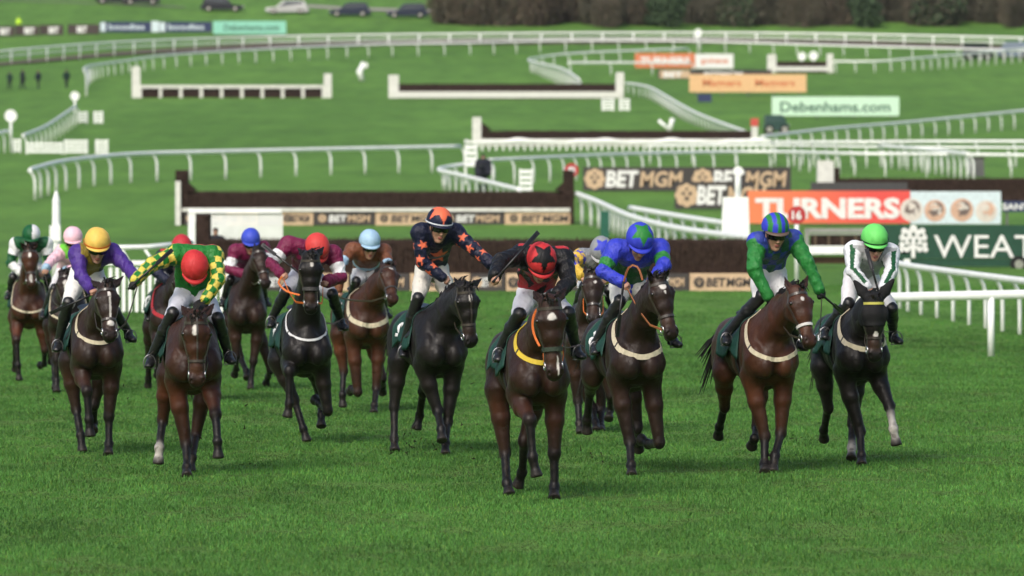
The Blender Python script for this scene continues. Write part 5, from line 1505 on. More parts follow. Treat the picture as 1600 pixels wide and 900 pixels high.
    jp.append(Seg(shc + spine * .0 - np.array([0, 0, 0]), nk0 + (nk1 - nk0) * .45, .075, .075, .062, .062, k=.04, tag=0))
    wr = lambda X: .008 * noise3(X, 8.5, H['seed'] + 5) + .0035 * noise3(X * np.array([1, 1, 1.7]), 27.0, H['seed'] + 9)
    Vj, Qj = smooth(jp, h, noise=wr)
    Dj = np.stack([q.ev(Vj) for q in jp], 1); tg = np.array([q.tag for q in jp])[Dj.argmin(1)]
    # sleeve coordinates
    U = {}
    reg = np.where(tg <= 1, 0, np.where(tg <= 3, 1, 2))
    s_ = np.zeros(len(Vj)); th = np.zeros(len(Vj)); ar = np.zeros(len(Vj))
    for k, (S0, E, W_) in enumerate(((SR, ER, HRn), (SL, EL, HLn))):
        for up in (0, 1):
            m = tg == (2 + 2 * k + up)
            a, b_ = (S0, E) if up == 0 else (E, W_)
            n_ = nrm(b_ - a); tq = np.clip((Vj[m] - a) @ n_ / np.linalg.norm(b_ - a), -.25, 1)
            s_[m] = tq * .53 if up == 0 else .53 + tq * .47
            ref = nrm(np.cross(nrm(W_ - S0) + 1e-6, (1, 0, 0))); r2 = np.cross(n_, ref)
            r1 = nrm(np.cross(r2, n_)); r2 = np.cross(n_, r1)
            q = Vj[m] - a; th[m] = np.arctan2(q @ r2, q @ r1)
    tl = (Vj - pel) @ side; ts = ((Vj - pel) @ spine) / np.linalg.norm(shc - pel); tb = (Vj - (pel + shc) / 2) @ back
    out = np.zeros_like(Vj)
    for k, (S0, E, W_) in enumerate(((SR, ER, HRn), (SL, EL, HLn))):
        for up in (0, 1):
            m = tg == (2 + 2 * k + up); a, b_ = (S0, E) if up == 0 else (E, W_)
            n_ = nrm(b_ - a); q = Vj[m] - a; q = q - np.outer(q @ n_, n_); out[m] = q / (np.linalg.norm(q, axis=1)[:, None] + 1e-6)
    m = tg <= 1; q = Vj[m] - pel; q = q - np.outer(q @ spine, spine); out[m] = q / (np.linalg.norm(q, axis=1)[:, None] + 1e-6)
    ph_ = H['seed'] * 1.7
    cre = np.where(reg > 0, np.abs(np.sin(s_ * 17 + 1.6 * np.sin(th * 1.5 + ph_) + ph_)) * np.exp(-((s_ - .55) / .38) ** 2), .8 * np.abs(np.sin(((Vj - pel) @ spine) * 17 + 2.4 * np.sin(((Vj - pel) @ side) * 11 + ph_))))
    Vj = Vj + out * ((.45 - cre) * .010)[:, None]
    colj = J['silks'](dict(reg=reg, s=s_, th=th, tl=tl, ts=ts, tb=tb, V=Vj, dt=((Vj - SR) @ nrm(SL - SR))))
    put('jacket', Vj, Qj, M_SILK, dull(colj, .74))
    # breeches
    bp = thigh(hjR, KR + (hjR - KR) * .02, .010) + thigh(hjL, KL + (hjL - KL) * .02, .010) + [Seg(pel - spine * .05, pel + spine * .10, .158, .13, .148, .115, side=side, k=.05)]
    Vb, Qb = smooth(bp, h, noise=lambda X: .005 * noise3(X, 26.0, H['seed'] + 2) + .003 * noise3(X, 60.0, H['seed'] + 4))
    cb = np.tile(np.array(J.get('breech', (.70, .70, .72))), (len(Vb), 1))
    put('breeches', Vb, Qb, M_BREECH, mud(Vb, cb, H['seed']))
    # small lettering on the thigh
    # boots, stirrups
    for k, (K, a_, F_, s) in enumerate(((KR, an[0], FR_, -1), (KL, an[1], FL_, 1))):
        cm = K + (a_ - K) * .35 + np.array([-.015, 0, 0])
        toe = F_ + np.array([.06, s * .02, -.015]); heel = a_ + np.array([-.035, 0, -.07])
        q = [Seg(K + (hjR if k == 0 else hjL) * 0 + (K - a_) * .08, cm, .066, .070, .062, .068, k=.03), Seg(cm, a_, .062, .066, .043, .046, k=.03), Seg(a_, heel, .042, .036, k=.02), Seg(a_ + np.array([0, 0, -.02]), F_, .042, .040, .046, .034, k=.03), Seg(F_, toe, .046, .034, .038, .026, k=.02), Seg(heel + np.array([0, 0, -.01]), toe + np.array([-.02, 0, -.012]), .036, .018, .040, .016, side=(0, 1, 0), k=.01)]
        Vb, Qb = smooth(q, h, noise=lambda X: .003 * noise3(X * np.array([1, 1, 2.2]), 40.0, H['seed'] + 6))
        put('boot', Vb, Qb, M_BLACK)
        b = MB(); c = F_ + np.array([-.02, 0, .03])
        pts = [c + np.array([0, s2 * .058, -.068]) for s2 in (-1, 1)]
        arc = [c + np.array([0, .062 * math.sin(t), -.02 + .085 * math.cos(t)]) for t in np.linspace(-2.2, 2.2, 15)]
        b.tube([pts[0]] + arc + [pts[1], pts[0]], .006, 6); b.box(c + np.array([0, 0, -.07]), (.045, .12, .012)); putb('stirrup', b, M_IRON)
        b = MB(); top = np.array([.13, s * .26, 1.45 + bz]); b.ribbon([c + np.array([0, 0, .065]), (c + top) / 2, top], [(0, s, .2)] * 3, .024, .006); putb('stirrup_leather', b, M_STRAP)
    if gloves:
        for q in hands:
            Vg, Qg = surface(q, .007, offset=.004); Vg = relax(Vg, Qg, 1, .3); put('glove', Vg, Qg, M_GLOVE)
    # helmet: domed silk cap with a peak
    n1, n2 = 64, 26
    v = []; cc = []
    hc = hp(-.012, 0, .058)
    for i in range(n2 + 1):
        e = R(-14) + (R(90) - R(-14)) * i / n2
        for j in range(n1):
            a = 2 * math.pi * j / n1
            fx = math.cos(e) * math.cos(a); fy = math.cos(e) * math.sin(a); fz = math.sin(e)
            r = 1 + .016 * math.sin(a * 3 + H['seed']) * math.cos(e) + .010 * math.sin(a * 7 + e * 9 + H['seed']) * math.cos(e) - .030 * math.exp(-(math.sin(a * 2 + .785) / .16) ** 2) * (.3 + .7 * math.cos(e))
            v.append(hc + r * (fr * fx * .166 + sdh * fy * .141 + uph * fz * .146)); cc.append((a, e, fx, fy, fz))
    fq = [(i * n1 + j, i * n1 + (j + 1) % n1, (i + 1) * n1 + (j + 1) % n1, (i + 1) * n1 + j) for i in range(n2) for j in range(n1)]
    nb_ = len(v)                                                    # inner lip closes the shell
    for j in range(n1):
        a = 2 * math.pi * j / n1
        v.append(hc + fr * math.cos(a) * .148 + sdh * math.sin(a) * .124 - uph * .034); cc.append((a, R(-14), math.cos(a), math.sin(a), -.25))
    fq += [(j, nb_ + j, nb_ + (j + 1) % n1, (j + 1) % n1) for j in range(n1)]
    cc = np.array(cc)
    ca = J['cap'](dict(a=cc[:, 0], e=cc[:, 1], x=cc[:, 2], y=cc[:, 3], z=cc[:, 4]))
    V_ = np.array(v); 
    hel = put('helmet', V_, np.array(fq), M_HELM, dull(ca, .80))
    b = MB(); n3 = 15                                               # peak
    vv = []
    for i in range(n3):
        a = R(-62) + R(124) * i / (n3 - 1); w = .034 * math.cos(a * 1.35) + .004
        p0 = hc + fr * math.cos(a) * .168 + sdh * math.sin(a) * .143 - uph * .026
        p1 = p0 + (fr * math.cos(a) * w + sdh * math.sin(a) * w * .5) - uph * (.016 + .10 * w)
        for (p, z) in ((p0, .006), (p1, .004), (p1, -.004), (p0, -.006)): vv.append(p + uph * z)
    ff = [(0, 1, 2, 3), tuple((n3 - 1) * 4 + k for k in (3, 2, 1, 0))] + [(i * 4 + k, i * 4 + 4 + k, i * 4 + 4 + (k + 1) % 4, i * 4 + (k + 1) % 4) for i in range(n3 - 1) for k in range(4)]
    pc = J.get('peak')
    pm = mat('peak_%d' % H['seed'], tuple(dull(np.array([pc], float), .80)[0]), .55, .3) if pc is not None else None
    if pm: 
        b.add(vv, ff); putb('peak', b, pm, sm=True)
    if J.get('band') is not None:
        b = MB(); aa = np.linspace(0, 2 * math.pi, 37)
        b.ribbon([hc + fr * math.cos(a) * .175 + sdh * math.sin(a) * .150 - uph * .016 for a in aa], [fr * math.cos(a) + sdh * math.sin(a) for a in aa], .014, .004)
        putb('cap_band', b, mat('cap_band_%d' % H['seed'], tuple(J['band']), .5))
    # goggles with strap, chin strap
    if J.get('goggles', True):
        b = MB(); aa = np.linspace(R(-58), R(58), 15); vv = []
        for a in aa:
            for (r, z) in ((.112, .022), (.132, .018), (.133, -.030), (.112, -.036)):
                kx = 1.0; ky = .74
                notch = .012 * max(0, 1 - abs(a) / R(16)) if z < 0 else 0
                vv.append(hp(.0 + r * math.cos(a) * kx, r * math.sin(a) * ky * 1.02, -.006 + z + notch))
        ff = [(3, 2, 1, 0), tuple((len(aa) - 1) * 4 + k for k in range(4))] + [(i * 4 + k, i * 4 + (k + 1) % 4, i * 4 + 4 + (k + 1) % 4, i * 4 + 4 + k) for i in range(len(aa) - 1) for k in range(4)]
        b.add(vv, ff); putb('goggles', b, M_LENS, sm=False)
    b = MB()
    for s in (-1, 1): b.ribbon([hp(.02, s * .090, .02), hp(.035, s * .082, -.06), hp(.055, s * .035, -.160)], [sdh * s] * 3, .016, .004)
    putb('chin_strap', b, M_STRAP)
    J['_'] = dict(hands=(HRn, HLn), els=(ER, EL), f=f, seat=seat, hd=[nrm(HRn - ER), nrm(HLn - EL)])
    # reins: belong to the horse, run to the hands
    for k, (bt, W_, dr) in enumerate(zip(HR['bits'], (HRn, HLn), J['_']['hd'])):
        if J.get('rein', (1, 1))[k] == 0: W_ = (HRn, HLn)[1 - k]; dr = J['_']['hd'][1 - k]
        hnd = W_ + dr * .05 + np.array([0, 0, -.03])
        m1 = bt + (hnd - bt) * .5 + np.array([.0, (-1, 1)[k] * .03, -.05])
        pts = [bt, bt + (m1 - bt) * .5 + np.array([0, (-1, 1)[k] * .02, -.03]), m1, m1 + (hnd - m1) * .5 + np.array([0, 0, -.01]), hnd]
        b = MB(); b.ribbon(pts, [(0, 1, .3)] * 5, .022, .008)
        b.build('rein', J.get('reinm', M_STRAP), HR['root'])
    if J.get('loop'):
        pts = [f.at_x(u, v, x) for u, v, x in J['loop']]
        b = MB(); b.ribbon(resample(np.array(pts), .05)[0] if len(pts) > 2 else pts, [(1, .2, .1)] * len(resample(np.array(pts), .05)[0]), .020, .008); b.build('rein_loop', J.get('reinm', M_STRAP), HR['root'])
    return root
def make_whip(label, f, u0, v0, u1, v1, x0, x1, flap=True):
    a, b_ = f.at_x(u0, v0, x0), f.at_x(u1, v1, x1)
    o = (a + b_) / 2; root = empty('whip', f.wor(o), f.rz); tag(root, label, 'whip', 'whips held by the jockeys')
    d = nrm(b_ - a)
    b = MB(); b.tube([a - d * .08 - o, a + d * .05 - o, a + d * .06 - o], [.013, .012, .009], 8); b.build('handle', M_GLOVE, root, True)
    b = MB(); b.tube([a + d * .05 - o, (a + b_) / 2 - o, b_ - o], [.012, .012, .010], 8); b.build('shaft', M_BLACK, root, True)
    b = MB(); b.ribbon([b_ - d * .20 - o, b_ - d * .1 - o, b_ + d * .03 - o], [(1, 0, 0)] * 3, .042, .014); b.build('flap', M_BLACK, root)
# ------------------------------------------------------------------ colours of the silks
def full(n, c): return np.tile(np.array(c, float), (n, 1))
def paint(c, m, k): c[m] = k; return c
WH = (.72, .73, .75); GRN_ = lin(20, 120, 45); DGR = lin(10, 95, 50); RED = lin(215, 25, 35); NAV = lin(22, 28, 58); ORA = lin(255, 110, 60)
PUR = lin(78, 40, 150); GOL = lin(150, 130, 20); YEL = lin(250, 205, 75); MAR = lin(128, 8, 72); BLU = lin(35, 55, 215); EME = lin(35, 140, 55)
LIM = lin(110, 235, 105); PNK = lin(240, 190, 205); SKY = lin(165, 205, 235); BRO = lin(130, 75, 45); GRY = lin(150, 155, 160); BK = lin(22, 22, 26); YE2 = lin(245, 200, 40); RDO = lin(225, 50, 45)
def sl_quarter(g):      # white sleeves with green bands, green and white body
    c = full(len(g['s']), WH); a = g['reg'] > 0
    paint(c, a & (g['s'] > .30) & (g['s'] < .58), DGR); paint(c, ~a & (g['ts'] > .85) & (np.abs(g['tl']) > .08), DGR); return c
def sl_pink(g):
    c = full(len(g['s']), PNK); paint(c, (g['reg'] == 0) & (g['ts'] > 1.02), lin(120, 235, 40)); paint(c, (g['reg'] > 0) & (g['s'] > .90), SKY); return c
def sl_purple(g):
    c = full(len(g['s']), PUR); b = g['reg'] == 0; paint(c, b & (np.abs(g['tl']) < .115), GOL); paint(c, b & (np.abs(g['tl']) >= .115) & (g['ts'] < .8), BK); return c
def sl_check(g):
    c = full(len(g['s']), lin(18, 135, 40)); a = g['reg'] > 0; k = (np.floor(g['s'] * 8.5) + np.floor((g['th'] + math.pi) / (math.pi / 3.5))) % 2 == 0
    paint(c, a & k, lin(250, 225, 70)); paint(c, (g['reg'] == 0) & (g['tb'] > .06) & (g['ts'] > .4), RED); return c
def sl_navyred(g): c = full(len(g['s']), NAV); paint(c, (g['reg'] == 0) & (g['ts'] > .8) & (g['tb'] > .03), RED); return c
def sl_maroon(g):
    c = full(len(g['s']), MAR); a = g['reg'] > 0; paint(c, a & (g['s'] > .24) & (g['s'] < .47), WH); paint(c, ~a & (g['ts'] < .25) & (g['ts'] > -.1), (.45, .46, .5)); return c
def sl_brown(g):
    c = full(len(g['s']), BRO); a = g['reg'] > 0; paint(c, a & (g['s'] > .40) & (g['s'] < .55), SKY); paint(c, ~a & (g['ts'] > .35) & (g['ts'] < .48), SKY); return c
def sl_navystar(g):
    c = full(len(g['s']), NAV); a = g['reg'] > 0; L = .60
    for i, s0 in enumerate((.22, .47, .72)):
        for t0 in (.5 + .7 * i, 2.6 + .7 * i, 4.7 + .7 * i):
            d = (g['th'] - t0 + math.pi) % (2 * math.pi) - math.pi
            paint(c, a & star5((g['s'] - s0) * L, d * .062, .056, rot=.4 * i), ORA)
    paint(c, (g['reg'] == 0) & (g['tb'] < 0) & star5(g['tl'], (g['ts'] - .55) * .5, .12), ORA); paint(c, (g['reg'] == 0) & (g['tb'] < 0) & (np.abs(g['tl']) < .12) & (np.abs(g['ts'] - .50 - g['tl'] * .25) < .035), (.14, .14, .15)); return c
def sl_blackred(g):
    c = full(len(g['s']), BK); b = g['reg'] == 0
    k = noise3(g['V'], 22.0, 2) > -.1
    paint(c, b & k & (g['tb'] < .05) & (g['ts'] < .8), lin(190, 20, 45)); paint(c, b & (g['tb'] > .03) & (g['ts'] > .55) & (np.abs(g['tl']) > .07), RED); return c
def sl_yellow(g):
    c = full(len(g['s']), GRY); a = g['reg'] > 0; paint(c, a, YE2)
    for i, s0 in enumerate((.2, .42, .66)):
        for t0 in (1.57, -1.57, 0, 3.14):
            d = (g['th'] - t0 + math.pi) % (2 * math.pi) - math.pi
            paint(c, a & star5((g['s'] - s0) * .6, d * .062, .06, rot=.5 * i), BLU)
    return c
def sl_blue(g):
    c = full(len(g['s']), BLU); a = g['reg'] > 0; paint(c, a & (g['s'] > .30) & (g['s'] < .46), EME); paint(c, ~a & (g['ts'] > .25) & (g['ts'] < .72), lin(25, 95, 45)); return c
def sl_greenblue(g):
    c = full(len(g['s']), EME); b = g['reg'] == 0
    k = (np.floor((g['tl'] + .5) / .085) + np.floor(g['ts'] * 4.2)) % 2 == 0
    paint(c, b, lin(38, 68, 170)); paint(c, b & k & (np.abs(g['tl']) < .13), lin(40, 100, 70)); paint(c, (g['reg'] > 0) & (g['s'] < .02), BLU); return c
def sl_stripe(g):
    c = full(len(g['s']), (.70, .72, .76)); a = g['reg'] > 0
    d = np.abs((g['th'] + .4) % (math.pi / 1.5) - math.pi / 3); paint(c, a & (d < .30) & (g['s'] < .93) & (g['s'] > .03), DGR); paint(c, ~a & (g['tb'] < 0), (.42, .44, .46)); return c
def cap_plain(col):
    return lambda g: full(len(g['a']), col)
def cap_star(base, st, rad=.95, tilt=.35, inner=.42):
    def fn_(g):
        c = full(len(g['a']), base)
        # star centred on the crown, tilted a little to the front
        ct, s_ = math.cos(tilt), math.sin(tilt)
        zx = g['z'] * ct + g['x'] * s_; xx = g['x'] * ct - g['z'] * s_
        col = np.arccos(np.clip(zx, -1, 1)); az = np.arctan2(g['y'], xx)
        return paint(c, star5(col * np.sin(az), col * np.cos(az), rad, inner), st)
    return fn_
def cap_half(a, b): return lambda g: paint(full(len(g['a']), a), g['y'] > .08, b)
def cap_stripe(a, b): return lambda g: paint(full(len(g['a']), a), (np.floor((g['y'] + 1.075) / .30) % 2) == 0, b)

# ------------------------------------------------------------------ the field: joints measured from the photograph, lifted into 3-D
G = True
CR = (M_CREAM, .042, 1.25, .36)
HORSES = [
 dict(seed=10, d=49.7, yaw=11, chest=(848, 582), coat=DBAY, head=((859, 470), (867, 588)), ears=((832, 453), (886, 448)), h=.0115, warm=.8, num='1', mane=1,
      legs=dict(FR=((828, 656), (832, 714), (839, 746), '+-+'), FL=((866, 709), (866, 762), (866, 783), '+-+', G), HR=((789, 708), (792, 755), (796, 777), '-++', G), HL=((819, 690), (816, 738), (808, 762), '---')),
      marks=[(.21, -.005, .055, .031), (.86, .022, .12, .009)], noseband=(.64, mat('green_noseband', (.03, .045, .03), .8, bump=.6, bscale=60), .04),
      girth=(mat('yellow_girth', (.60, .44, .04), .6), .045, 1.29, .36), label='dark bay leading horse with white star, green noseband and yellow breast strap',
      rider=dict(head=(846, 407), pitch=50, hip=(838, 456), sh=((813, 400), (880, 404)), el=((782, 408), (889, 441)), ha=((772, 434), (869, 462)), kn=((810, 494), (889, 492)), ft=((780, 552), (906, 548)), goggles=False,
        silks=sl_blackred, cap=cap_star(RED, BK, 1.15, .50, .40), peak=RED, band=BK, breech=(.68, .68, .74), grip=((.2, .5, .85), (0, 1, .2)), reinm=M_ORANGE, rein=(0, 1), loop=[(848, 474, 1.05), (836, 488, 1.12), (832, 506, 1.2), (835, 524, 1.3), (843, 541, 1.38)], label='jockey in black and red silks with black star on red cap, right arm raised')),
 dict(seed=4, d=54.0, yaw=7, chest=(304, 562), coat=BAY * .72, head=((307, 494), (308, 600)), ears=((283, 477), (335, 474)), h=.0115, warm=.9, num='7', centre=True,
      legs=dict(FR=((291, 694), (292, 730), (292, 746), '+++', G), FL=((337, 648), (340, 690), (341, 717), '+++'), HR=((254, 657), (249, 700), (247, 726), '-++'), HL=((306, 680), (300, 715), (297, 738), '-++', G)),
      socks=(('HR', .97),), marks=[(.20, -.015, .08, .022)], label='bay horse with oval white star under the red-capped checked rider',
      rider=dict(head=(304, 417), pitch=56, hip=(301, 455), sh=((274, 398), (334, 400)), el=((236, 414), (341, 438)), ha=((209, 441), (319, 471)), kn=((268, 493), (341, 500)), ft=((234, 562), (360, 556)), goggles=False,
        silks=sl_check, cap=cap_plain(lin(215, 25, 32)), peak=lin(215, 25, 32), gloves=True, breech=(.62, .63, .72), grip=((.2, .6, .8), (0, 1, .2)), rein=(0, 1), label='jockey in green silks with yellow checked sleeves and plain red cap')),
 dict(seed=3, d=58.4, yaw=11, chest=(155, 543), coat=BRN * 1.25, head=((167, 447), (172, 528)), ears=((141, 437), (193, 431)), h=.012, warm=.8, hyaw=4, num='5',
      legs=dict(FR=((136, 612), (139, 655), (141, 683), '+-+'), FL=((170, 652), (170, 694), (169, 713), '+++', G), HR=((119, 640), (126, 680), (129, 702), '-++', G), HL=((147, 632), (146, 660), (145, 674), '--+')),
      marks=[(.20, .0, .05, .014), (.45, .008, .26, .009), (.74, .008, .05, .034)], girth=CR, label='dark brown horse with thin white blaze under the yellow-capped purple rider',
      rider=dict(head=(152, 378), pitch=24, hip=(135, 424), sh=((121, 396), (174, 394)), el=((126, 431), (199, 417)), ha=((143, 452), (213, 436)), kn=((106, 476), (168, 470)), ft=((90, 537), (205, 522)),
        silks=sl_purple, cap=cap_plain(YEL), peak=YEL, band=lin(190, 95, 20), breech=(.74, .74, .72), gloves=False, label='jockey in purple and gold silks with yellow cap and black goggles')),
 dict(seed=7, d=61.0, yaw=10, chest=(483, 541), coat=BLK * 1.15, head=((486, 399), (486, 486)), ears=((465, 387), (507, 385)), h=.012, warm=1.1, num='4',
      legs=dict(FR=((452, 580), (452, 630), (449, 653), '+--'), FL=((512, 642), (500, 630), (491, 624), '+--'), HR=((460, 625), (474, 670), (480, 691), '-++'), HL=((499, 612), (502, 648), (502, 668), '-++')),
      mealy=1.5, marks=[(.14, .0, .06, .018)], noseband=(.60, mat('brown_noseband', (.045, .042, .042), .5, bump=.6, bscale=60), .04), girth=(mat('white_girth', (.7, .7, .72), .5), (.026), 1.27, .30),
      label='almost black horse with tiny white star and thin white breast strap',
      rider=dict(head=(496, 387), pitch=52, hyaw=18, hip=(478, 428), sh=((449, 383), (521, 398)), el=((424, 412), (533, 434)), ha=((440, 429), (509, 440)), kn=((446, 458), (520, 462)), ft=((424, 500), (537, 504)), goggles=False,
        silks=sl_maroon, cap=cap_plain(RDO), peak=RDO, breech=(.62, .64, .72), reinm=M_ORANGE, grip=((.1, .7, .6), (0, 1, .2)), loop=[(441, 432, .78), (435, 442, .82), (448, 455, .9), (468, 461, 1.1)], label='jockey in maroon silks with white armbands and orange red cap, behind dark horse head')),
 dict(seed=9, d=58.6, yaw=17, chest=(697, 541), coat=BLK * 1.2, head=((729, 448), (736, 538)), ears=((709, 432), (753, 435)), h=.012, warm=.4, hyaw=8, centre=True, num='2',
      legs=dict(FR=((684, 642), (689, 670), (691, 690), '+++'), FL=((699, 660), (696, 692), (696, 711), '-++', G), HR=((616, 636), (616, 685), (617, 703), '-++', G), HL=((661, 612), (656, 648), (650, 672), '---')),
      marks=[(.20, .0, .07, .018)], label='near black horse angled right under the navy rider with orange stars',
      rider=dict(head=(687, 346), pitch=14, roll=-4, hip=(674, 418), sh=((656, 364), (712, 365)), el=((660, 410), (742, 390)), ha=((694, 435), (768, 414)), kn=((652, 470), (702, 466)), ft=((631, 546), (716, 548)),
        rein=(1, 0), silks=sl_navystar, cap=cap_star(NAV, ORA, 1.30, .35, .46), peak=NAV, band=(.6, .62, .68), breech=(.62, .60, .54), label='upright jockey in navy silks scattered with orange stars')),
 dict(seed=12, d=54.2, yaw=14, chest=(1003, 558), coat=BRN * 1.1, head=((1029, 436), (1050, 525)), ears=((1011, 421), (1046, 419)), h=.0115, warm=.5, hyaw=14, num='6', earf=True,
      legs=dict(FR=((984, 690), (986, 727), (987, 744), '-++', G), FL=((1030, 692), (1013, 694), (1000, 686), '+--'), HR=((922, 610), (917, 655), (917, 678), '---'), HL=((996, 668), (997, 688), (998, 704), '+--')),
      marks=[(.16, -.012, .05, .030), (.27, -.008, .035, .012)], girth=(M_CREAM, .056, 1.20, .42), label='dark horse with flashing white star and broad cream breast strap under the blue rider',
      rider=dict(head=(1000, 373), pitch=42, hip=(980, 445), sh=((961, 390), (1031, 390)), el=((941, 424), (1038, 414)), ha=((974, 443), (1018, 438)), kn=((966, 474), (1036, 472)), ft=((931, 541), (1057, 530)), goggles=False,
        silks=sl_blue, cap=cap_star(BLU, EME, .95, .45, .50), peak=BLU, breech=(.66, .65, .62), reinm=M_TAN, loop=[(975, 440, .85), (981, 420, .88), (990, 414, .9), (998, 420, .92), (1004, 438, .95)], label='jockey in blue and green silks with a green star on the blue cap')),
 dict(seed=13, d=54.8, yaw=14, chest=(1212, 556), coat=BAY, head=((1246, 452), (1266, 538)), ears=((1225, 431), (1263, 429)), h=.0115, warm=.5, hyaw=10, num='3',
      legs=dict(FR=((1195, 682), (1194, 725), (1195, 741), '+++', G), FL=((1220, 677), (1211, 712), (1208, 730), '-++', G), HR=((1132, 635), (1124, 667), (1122, 684), '---'), HL=((1183, 668), (1179, 685), (1174, 699), '-+-')),
      marks=[(.22, -.01, .035, .016)], noseband=(.66, mat('white_noseband', (.55, .54, .52), .9, bump=.6, bscale=60), .03), girth=(M_CREAM, .045, 1.16, .44), tail=-.1,
      label='red bay horse with pale noseband under the green and blue rider',
      rider=dict(head=(1212, 356), pitch=16, hip=(1200, 424), sh=((1182, 379), (1240, 375)), el=((1178, 419), (1262, 411)), ha=((1202, 465), (1281, 456)), kn=((1186, 466), (1224, 470)), ft=((1136, 527), (1254, 535)), gloves=True,
        silks=sl_greenblue, cap=cap_stripe(EME, BLU), peak=lin(110, 90, 80), breech=(.70, .70, .70), label='jockey in green and blue silks with a striped cap and black gloves')),
 dict(seed=14, d=56.3, yaw=10, chest=(1354, 549), coat=BLK * 1.15, head=((1366, 466), (1367, 560)), ears=((1335, 439), (1396, 437)), h=.0115, warm=.4, hood=True, num='8',
      legs=dict(FR=((1344, 675), (1346, 712), (1346, 729), '+++', G), FL=((1390, 635), (1396, 670), (1401, 697), '+++'), HR=((1294, 637), (1287, 672), (1288, 688), '---'), HL=((1332, 662), (1331, 700), (1330, 718), '-++')),
      socks=(('FL', .35), ('HL', .85)), marks=[(.60, .0, .05, .022)], mealy=1.2, girth=(M_CREAM, .054, 1.22, .36), label='black horse in a dark hood with one white sock, furthest right',
      rider=dict(head=(1367, 373), pitch=22, hip=(1345, 430), sh=((1334, 392), (1391, 396)), el=((1332, 423), (1392, 425)), ha=((1356, 451), (1378, 453)), kn=((1324, 476), (1394, 484)), ft=((1290, 518), (1402, 525)),
        silks=sl_stripe, cap=cap_plain(LIM), peak=LIM, band=(.01, .06, .02), breech=(.70, .69, .71), label='jockey in white silks with green striped sleeves and lime cap')),
 dict(seed=1, d=82.5, yaw=6, chest=(46, 478), coat=BAY * 1.0, head=((46, 387), (49, 447)), ears=((31, 379), (60, 379)), h=.014, warm=.7, num='9', earf=True,
      legs=dict(FR=((26, 531), (28, 571), (30, 595), '+++'), FL=((70, 547), (69, 569), (62, 571), '+--'), HR='back', HL=((76, 532), (79, 555), (79, 568), '---')),
      marks=[(.20, .0, .07, .02), (.80, .0, .10, .022)], socks=(), girth=(M_CREAM, .03, 1.10, .40), label='bay horse at the left edge with white star and snip',
      rider=dict(head=(49, 367), pitch=22, hip=(47, 415), sh=((25, 381), (72, 381)), el=((16, 411), (77, 411)), ha=((34, 428), (64, 426)), kn=((20, 434), (74, 434)), ft=((13, 457), (80, 455)),
        silks=sl_quarter, cap=cap_half(DGR, WH), peak=DGR, label='jockey in white and dark green silks with halved cap at the left edge')),
 dict(seed=2, d=77.5, yaw=8, chest=(108, 490), coat=BRN, head=((102, 428), (104, 488)), ears=((95, 417), (111, 417)), h=.014, legs=dict(FR='down', FL='fold', HR='fwd', HL='back'), marks=[(.32, .0, .10, .03)], girth=(M_CREAM, .03, 1.10, .40), num='11',
      label='dark horse with big white star half hidden behind the purple rider',
      rider=dict(head=(114, 371), pitch=18, hip=(108, 422), sh=((97, 394), (128, 394)), el=((81, 407), (138, 412)), ha=((71, 421), (98, 424)), kn=((84, 452), (130, 450)), ft=((68, 487), (140, 486)),
        silks=sl_pink, cap=cap_plain(PNK), peak=PNK, label='jockey in pale pink silks and pink cap behind the purple rider')),
 dict(seed=5, d=74.0, yaw=8, chest=(268, 492), coat=BRN * .9, head=((283, 425), (285, 490)), ears=((273, 410), (293, 410)), h=.014, legs=dict(FR='fold', FL='down', HR='back', HL='fwd'), girth=(mat('red_girth', (.35, .02, .03), .6), .05, 1.15, .42), num='12',
      label='dark horse with red breast strap almost hidden behind the checked rider',
      rider=dict(head=(284, 385), pitch=40, hip=(268, 430), sh=((254, 402), (304, 402)), el=((243, 424), (316, 425)), ha=((262, 440), (300, 440)), kn=((250, 443), (305, 445)), ft=((233, 490), (318, 492)), goggles=False,
        silks=sl_navyred, cap=cap_plain(lin(205, 25, 45)), peak=lin(205, 25, 45), label='jockey in navy and red hidden behind the checked rider')),
 dict(seed=6, d=79.0, yaw=7, chest=(388, 484), coat=BRN * 1.35, head=((405, 390), (416, 446)), ears=((398, 380), (415, 378)), h=.014, hyaw=18, warm=.5, num='10',
      legs=dict(FR=((369, 556), (369, 577), (366, 587), '+--'), FL=((396, 565), (392, 598), (391, 614), '-++', G), HR=((376, 560), (385, 580), (386, 592), '+++'), HL=((422, 577), (419, 589), (415, 601), '---')),
      label='brown horse turning its head right under the blue-capped maroon rider',
      rider=dict(head=(392, 373), pitch=24, hip=(383, 420), sh=((367, 393), (412, 388)), el=((358, 421), (418, 415)), ha=((383, 429), (408, 428)), kn=((360, 438), (408, 440)), ft=((348, 468), (418, 468)),
        silks=sl_maroon, cap=cap_plain(lin(45, 75, 215)), peak=lin(45, 75, 215), label='jockey in maroon silks with white armbands and plain blue cap')),
 dict(seed=8, d=70.3, yaw=12, chest=(578, 503), coat=BAY * 1.0, head=((607, 417), (614, 470)), ears=((597, 407), (619, 404)), h=.013, hyaw=10, warm=.6, num='13',
      legs=dict(FR=((559, 613), (549, 607), (546, 612), '+--'), FL=((588, 607), (585, 633), (584, 647), '+++', G), HR=((537, 580), (535, 617), (536, 637), '-++'), HL=((598, 590), (598, 603), (598, 615), '---')),
      marks=[(.13, .0, .06, .026)], girth=(M_CREAM, .06, 1.15, .42), label='bay horse with white star and cream strap between the two near black horses',
      rider=dict(head=(578, 377), pitch=22, hip=(572, 424), sh=((550, 392), (600, 394)), el=((534, 411), (606, 416)), ha=((529, 455), (598, 430)), kn=((556, 442), (594, 446)), ft=((546, 486), (606, 486)),
        silks=sl_brown, cap=cap_plain(SKY), peak=SKY, label='jockey in brown silks with pale blue hoops and pale blue cap')),
